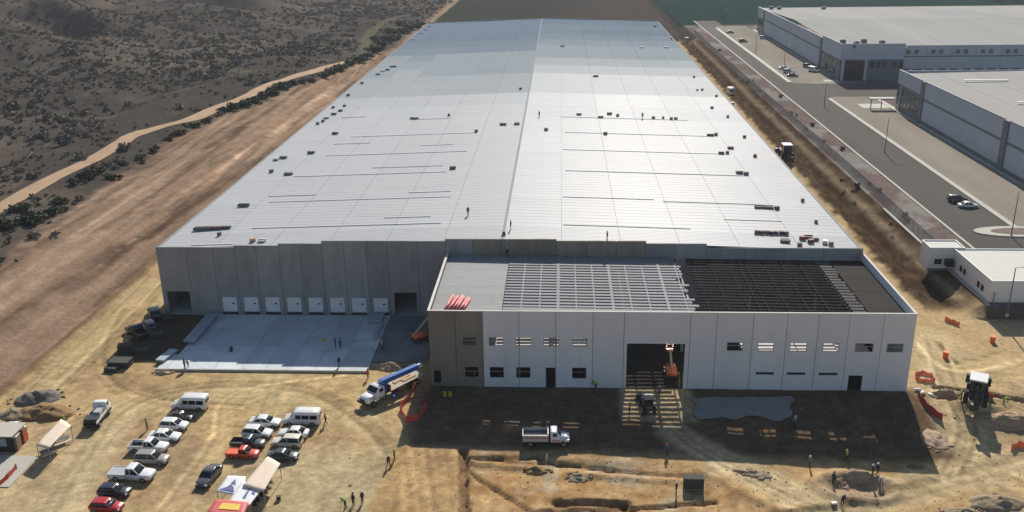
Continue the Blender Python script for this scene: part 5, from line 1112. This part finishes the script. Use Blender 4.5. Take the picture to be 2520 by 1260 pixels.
R_ += [(1862, 575, 1.1, 'p'), (1874, 576, 1.1, 'p'), (1886, 576, 1.1, 'p'), (1898, 577, 1.1, 'p'), (1910, 577, 1.1, 'p'), (1922, 577, 1.1, 'p'), (1934, 578, 1.1, 'p'), (1932, 596, 2, 'd'), (1968, 606, 1.2, 'd'), (1975, 590, 1.5, 'r'), (1990, 586, 1.8, 'r'), (2005, 592, 1.6, 'd'), (1995, 598, 1.4, 'r'), (2030, 600, 1.2, 'w'), (2045, 604, 1.2, 'd'), (1870, 512, 2.4, 'd'), (1892, 513, 2, 'd'), (1912, 515, 1.2, 'd'), (1820, 427, 1.8, 'd'), (1836, 430, 1.4, 'd'), (1775, 379, 1.6, 'd'), (1790, 378, 1.2, 'd'), (1798, 366, 1.8, 'd'), (1858, 386, 1.2, 'r'), (1748, 334, 2, 'd'), (1762, 333, 1.2, 'd'), (1975, 496, 1.0, 'd'), (2008, 548, .9, 'b'), (1832, 339, 1.0, 'd'), (1791, 289, 1.0, 'd'), (1763, 238, 1.0, 'd'), (1752, 267, 1.2, 'd'), (1728, 222, 1.0, 'b'), (1708, 191, 1.0, 'd'), (1716, 223, .8, 'b'), (1466, 189, 2.2, 'd'), (1344, 321, 1.4, 'd'), (1490, 331, 1.4, 'd'), (1425, 283, 1.6, 'd'), (1478, 290, 1.8, 'p'), (1500, 282, 1.6, 'd'), (1520, 286, 1.2, 'd'), (1608, 292, 1.4, 'd'), (1632, 292, .9, 'd'), (1652, 294, 1.2, 'd'), (1663, 294, 1.2, 'd'), (1281, 220, 1.2, 'r'), (1240, 578, .9, 'r'), (1658, 97, 1.4, 'r'), (1612, 66, 2, 'r'), (1640, 118, 2.5, 'w'), (1580, 118, 3, 'w'), (1384, 115, 2, 'r'), (1058, 66, 2.5, 'w'), (1048, 74, 2.5, 'w'), (1036, 82, 2.5, 'w'), (1017, 98, 2.5, 'w')]
cnames = {'d': ('dark', BUN), 'p': ('purplish', BUNP), 'r': ('dark red', BUNR), 'w': ('white', BUNW), 'b': ('blue-grey', BUNB), 'o': ('tan', TIMBER)}
cnt = {}
for (px, py, w, k) in sorted(R_, key=lambda r: -r[1]):
    w *= .85
    x, y, z = roofpt(px, py); x = min(max(x, 1.3), WX-1.3); y = max(y, 1.2); z = roofz(x)+.02
    side = 'left' if x < XR else 'right'; small = w < 1.35
    kind = 'crate' if small else 'bundle'; key = (kind, side, k); cnt[key] = cnt.get(key, 0)+1
    lab = '%s %s on the %s roof slope, %s from the front' % (cnames[k][0], kind if kind == 'crate' else 'material bundle', side, ords[cnt[key]-1])
    if small: crate((x, y, z), random.uniform(-.4, .4), lab, w*.85, .75, .6, cnames[k][1], 'crates on the big roof')
    else:
        t = thing('material_bundle', lab, 'bundle', (x, y, z), random.uniform(-.15, .15), 'material bundles on the big roof'); r = random.Random(px)
        for s in (-.3, .3): MB().box(w*s-.06, w*s+.06, -.55, .55, 0, .12).build('bearer', TIMBER, t)
        for j in range(5):
            yy = -.5+j*.22; ll = w/2*r.uniform(.8, 1.1); MB().box(-ll, ll, yy, yy+.19, .12, .12+r.uniform(.2, .5)).build('bar', cnames[k][1], t)

# loose clods and stones over the working ground: uncountable
rc = np.random.RandomState(9); vs = []; fs = []; n_ = 0
while n_ < 2600:
    x, y = rc.uniform(-11, 152), rc.uniform(-70, -22.6)
    if y > -27.5 and (x > 52 or x < 52 and -22.6 < y): 
        if x < 126.5: continue
    dn = float(fbm(np.array([x/4.]), np.array([y/4.]), 101)[0]); wt = (1.0 if x > 60 and y < -44 else .75 if x > 126 else .45 if x > 52 else .07)
    if rc.uniform() > wt*(dn*2.2-.55): continue
    z = hz(x, y); s_ = rc.gamma(2., .022)+.04; i = len(vs); a = rc.uniform(0, 6.28)
    for zz, w in ((-.3, 1.0), (.5, .75)):
        for k in range(4): vs.append((x+s_*w*math.cos(a+k*1.57+rc.uniform(-.3, .3)), y+s_*w*math.sin(a+k*1.57+rc.uniform(-.3, .3)), z+zz*s_*rc.uniform(.7, 1.3)))
    fs += [(i+4, i+5, i+6, i+7), (i, i+1, i+5, i+4), (i+1, i+2, i+6, i+5), (i+2, i+3, i+7, i+6), (i+3, i, i+4, i+7)]; n_ += 1
me = bpy.data.meshes.new('clods'); me.from_pydata(vs, [], fs)
cm = M('clod_soil', (.30, .215, .125), .95, 0, .45, .6, .3); me.materials.append(cm)
props(link('clods', me), 'loose clods and stones scattered over the sandy working ground', 'clods', kind='stuff')
# ------------------------------------------------------------------ people
SKIN = M('skin', (.30, .17, .11), .6)
def person_mesh(pose):
    J = {'pelvis': (0, 0, .95), 'chest': (0, .0, 1.35), 'neck': (0, .0, 1.5), 'head': (0, .02, 1.63), 'top': (0, .02, 1.75)}
    lean = .0
    if pose == 'bend': J.update(chest=(0, -.32, 1.2), neck=(0, -.45, 1.26), head=(0, -.56, 1.3), top=(0, -.65, 1.33))
    c = J['chest']
    if pose == 'walk': legs = ((.1, -.16, .5, .1, -.28, .06), (-.1, .02, .5, -.1, .26, .1)); arms = ((.27, .12, 1.1, .27, .02, .86), (-.27, -.1, 1.1, -.27, -.22, .9))
    elif pose == 'bend': legs = ((.13, .05, .5, .13, .05, .06), (-.13, -.05, .5, -.13, .12, .06)); arms = ((.25, -.4, .92, .16, -.5, .66), (-.25, -.4, .92, -.16, -.5, .66))
    else: legs = ((.1, -.01, .5, .12, .0, .06), (-.1, -.01, .5, -.12, .03, .06)); arms = ((.27, .02, 1.1, .25, -.14, .92), (-.28, .03, 1.1, -.29, -.02, .84))
    v = [J['pelvis'], c, J['neck'], J['head'], J['top']]; R2 = [.145, .165, .065, .105, .085]; e = [(0, 1), (1, 2), (2, 3), (3, 4)]
    for s, (kx, ky, kz, fx, fy, fz) in zip((1, -1), legs):
        i = len(v); v += [(s*.1, 0, .88), (kx, ky, kz), (fx, fy, fz), (fx, fy-.16, fz-.03)]; R2 += [.105, .075, .055, .045]; e += [(0, i), (i, i+1), (i+1, i+2), (i+2, i+3)]
    for s, (ax, ay, az_, bx, by, bz) in zip((1, -1), arms):
        i = len(v); v += [(s*.19, c[1], c[2]+.06), (ax, ay, az_), (bx, by, bz), (bx, by-.05, bz-.09)]; R2 += [.07, .052, .04, .042]; e += [(1, i), (i, i+1), (i+1, i+2), (i+2, i+3)]
    me = bpy.data.meshes.new('person_skeleton'); me.from_pydata(v, e, []); o = bpy.data.objects.new('person_skeleton', me); C.objects.link(o)
    o.modifiers.new('skin', 'SKIN'); sk = me.skin_vertices[0].data
    for i, r in enumerate(R2): sk[i].radius = (r, r*(.75 if i < 2 else 1)); 
    sk[0].use_root = True
    o.modifiers.new('sub', 'SUBSURF').levels = 1
    dg = bpy.context.evaluated_depsgraph_get(); nm = bpy.data.meshes.new_from_object(o.evaluated_get(dg)); bpy.data.objects.remove(o)
    nm.name = 'body'; nm.materials.clear()
    for _ in range(3): nm.materials.append(SKIN)
    neck = Vector(J['neck'])
    for p in nm.polygons:
        p.use_smooth = True; ce = p.center
        hand = min((ce-Vector(v[k])).length for k in (len(v)-1, len(v)-5)) < .09
        p.material_index = 2 if (hand or (ce-Vector(J['head'])).length < .14 or (ce-Vector(J['top'])).length < .13) else (0 if ce.z < .92 and not (pose == 'bend' and ce.y < -.2) else 1)
    # vest shell and hard hat
    d = (Vector(c)-Vector(J['pelvis'])).normalized(); a = Vector(J['pelvis'])+d*.05; b = Vector(c)+d*.06
    ax = Vector((1, 0, 0)); up2 = d.cross(ax)
    vs_ = MB(); vs_.loft([[q+ax*math.cos(k*.785)*w+up2*math.sin(k*.785)*w*.72 for k in range(8)] for q, w in ((a, .19), (a.lerp(b, .5), .205), (b, .215), (b+d*.06, .15))])
    hd = Vector(J['head']); tp_ = (Vector(J['top'])-hd).normalized(); h0 = hd+tp_*.06; px_ = tp_.orthogonal().normalized(); py_ = tp_.cross(px_)
    hh = MB(); hh.loft([[h0+tp_*z+px_*math.cos(k*.628)*w+py_*math.sin(k*.628)*w for k in range(10)] for z, w in ((0, .18), (.015, .175), (.02, .135), (.09, .12), (.14, .07), (.155, .02))])
    fc = MB(); fr = Vector((0, -1, 0)) if pose != 'bend' else Vector((0, -.5, -.86))
    q = hd+fr*.1; fc.box(q.x-.015, q.x+.015, q.y-.03, q.y+.02, q.z-.03, q.z+.02); fc.box(q.x-.055, q.x-.025, q.y-.012, q.y+.01, q.z+.02, q.z+.035); fc.box(q.x+.025, q.x+.055, q.y-.012, q.y+.01, q.z+.02, q.z+.035)
    return nm, vs_.mesh('vest', None, True), hh.mesh('hard_hat', None, True), fc.mesh('face_features', SKIN)
PM = {k: person_mesh(k) for k in ('stand', 'walk', 'bend')}
for k in PM:
    for m_ in PM[k][1:3]: m_.materials.append(SKIN)
CL = {'green': (.22, .55, .04), 'red': (.55, .04, .04), 'dark': (.03, .03, .04), 'yellow': (.65, .48, .02), 'blue': (.05, .10, .30), 'white': (.7, .7, .7), 'orange': (.8, .2, .04), 'lime': (.45, .65, .05), 'teal': (.05, .35, .33)}
CLM = {k: M('cloth_'+k, v, .8, 0, .1, 6) for k, v in CL.items()}; TROU = M('cloth_trousers', (.035, .04, .055), .85, 0, .15, 6)
PEOPLE = [(363, 1058, 'stand', 'green', 'dark', 'person in green top standing left of the white saloons', None), (802, 1045, 'walk', 'red', 'red', 'person in red walking past the tall white van', None), (906, 932, 'walk', 'red', 'red', 'person in red walking near the apron end', None),
 (835, 902, 'stand', 'dark', 'dark', 'person in dark clothes standing on the sunlit apron edge', .31), (455, 906, 'stand', 'dark', 'dark', 'person in dark clothes at the left end of the apron', .31), (463, 903, 'bend', 'green', 'white', 'person in green vest bending at the left end of the apron', .31), (941, 862, 'stand', 'green', 'white', 'person in green vest at the right side of the shaded apron', .28),
 (826, 856, 'stand', 'dark', 'dark', 'left of two dark-clothed people in the middle of the shaded apron', .31), (838, 856, 'stand', 'blue', 'dark', 'right of two people in the middle of the shaded apron, in blue', .31), (957, 1148, 'walk', 'dark', 'white', 'person in dark clothes walking left of the graded ramp', None), (971, 1132, 'stand', 'green', 'white', 'person in green vest at the top of the graded ramp edge', None),
 (850, 1250, 'bend', 'green', 'white', 'person in green vest bending at the bottom of the yard', None), (870, 1243, 'stand', 'dark', 'dark', 'left of two dark figures standing at the bottom of the yard', None), (892, 1238, 'stand', 'dark', 'white', 'right of two dark figures at the bottom of the yard', None),
 (1466, 958, 'bend', 'lime', 'lime', 'person in bright green vest crouching at the annex wall', None), (1169, 940, 'stand', 'lime', 'lime', 'person in bright green by the brown concrete panels', None), (1549, 1018, 'stand', 'yellow', 'dark', 'person in yellow beside the tractor loader', None), (1622, 975, 'stand', 'blue', 'white', 'person with white helmet right of the tractor loader', None),
 (1640, 1120, 'walk', 'blue', 'red', 'person in blue with red helmet on the shaded track', None), (1992, 1150, 'stand', 'green', 'white', 'person in green vest at the edge of the annex shadow', None), (2082, 1135, 'walk', 'lime', 'lime', 'person in bright green walking inside the annex shadow', None), (2146, 1172, 'stand', 'dark', 'white', 'left of two dark workers with white helmets by the pit', None),
 (2158, 1168, 'walk', 'dark', 'white', 'right of two dark workers with white helmets by the pit', None), (2168, 1192, 'bend', 'white', 'white', 'worker in white bending at the pit rim', None), (2050, 1190, 'stand', 'dark', 'dark', 'dark worker standing alone left of the pit', None), (2072, 1245, 'bend', 'dark', 'white', 'worker with white helmet kneeling at the bottom', None),
 (1664, 1215, 'stand', 'dark', 'white', 'worker with white helmet standing in the orange pit', None), (2364, 985, 'stand', 'lime', 'white', 'person in yellow-green vest left of the backhoe loader', None), (2470, 995, 'bend', 'lime', 'lime', 'person in yellow-green working in the trench right of the loader', None), (1955, 1050, 'stand', 'teal', 'white', 'person in teal at the right end of the plastic sheet', None),
 (160, 1050, 'stand', 'green', 'green', 'person in green partly behind the cream awning', None), (1160, 948, 'bend', 'dark', 'dark', 'dark figure crouching before the brown panels', None)]
RP = [(1152, 530, 'dark', 'person standing on the left roof slope near the front'), (1327, 288, 'dark', 'person on the roof just right of the ridge'), (1494, 592, 'dark', 'person at the front edge of the right roof slope'), (1257, 565, 'dark', 'person beside the ridge at the front of the roof'), (1581, 292, 'dark', 'person among the bundles across the middle of the roof'), (1247, 632, 'dark', 'person on the annex deck against the big wall')]
def person(loc, rz, pose, top, hat, label):
    nm, vm_, hm, fm = PM[pose]; t = thing('person', label, 'person', loc, rz, 'people on the site')
    o = link('body', nm, t)
    for i, m_ in ((0, TROU), (1, CLM[top] if top in ('dark', 'red', 'blue', 'white', 'teal') else TROU), (2, SKIN)): o.material_slots[i].link = 'OBJECT'; o.material_slots[i].material = m_
    for nme, mm_, m_ in (('vest', vm_, CLM[top]), ('hard_hat', hm, CLM[hat])): c_ = link(nme, mm_, t); c_.material_slots[0].link = 'OBJECT'; c_.material_slots[0].material = m_
    link('face_features', fm, t)
for i, (px, py, pose, top, hat, lab, z) in enumerate(PEOPLE):
    if z is None: g = gp(px, py); loc = g
    else: p = pix(px, py, z); loc = (p[0], p[1], z)
    person(loc, random.uniform(-2.5, 2.5), pose, top, hat, lab)
for (px, py, top, lab) in RP:
    if px == 1247: p = pix(px, py+8, az(63)); loc = (float(p[0]), -1.0, az(63.5)+.02)
    else: loc = roofpt(px, py)
    person(loc, random.uniform(-2, 2), 'stand', top, 'white', lab)

# ------------------------------------------------------------------ air
if HAZE_DENSITY > 0:
    hm = bpy.data.materials.new('haze'); hm.use_nodes = True; N = hm.node_tree.nodes; N.remove(N['Principled BSDF'])
    pv = N.new('ShaderNodeVolumePrincipled'); pv.inputs['Color'].default_value = (.80, .87, .97, 1); pv.inputs['Density'].default_value = HAZE_DENSITY; pv.inputs['Anisotropy'].default_value = .2
    hm.node_tree.links.new(pv.outputs[0], N['Material Output'].inputs['Volume'])
    o = MB().box(-3400, 3400, -600, 4400, -6, 82).build('haze', hm); props(o, 'thin pale haze filling the air over the whole site', 'haze', kind='stuff')
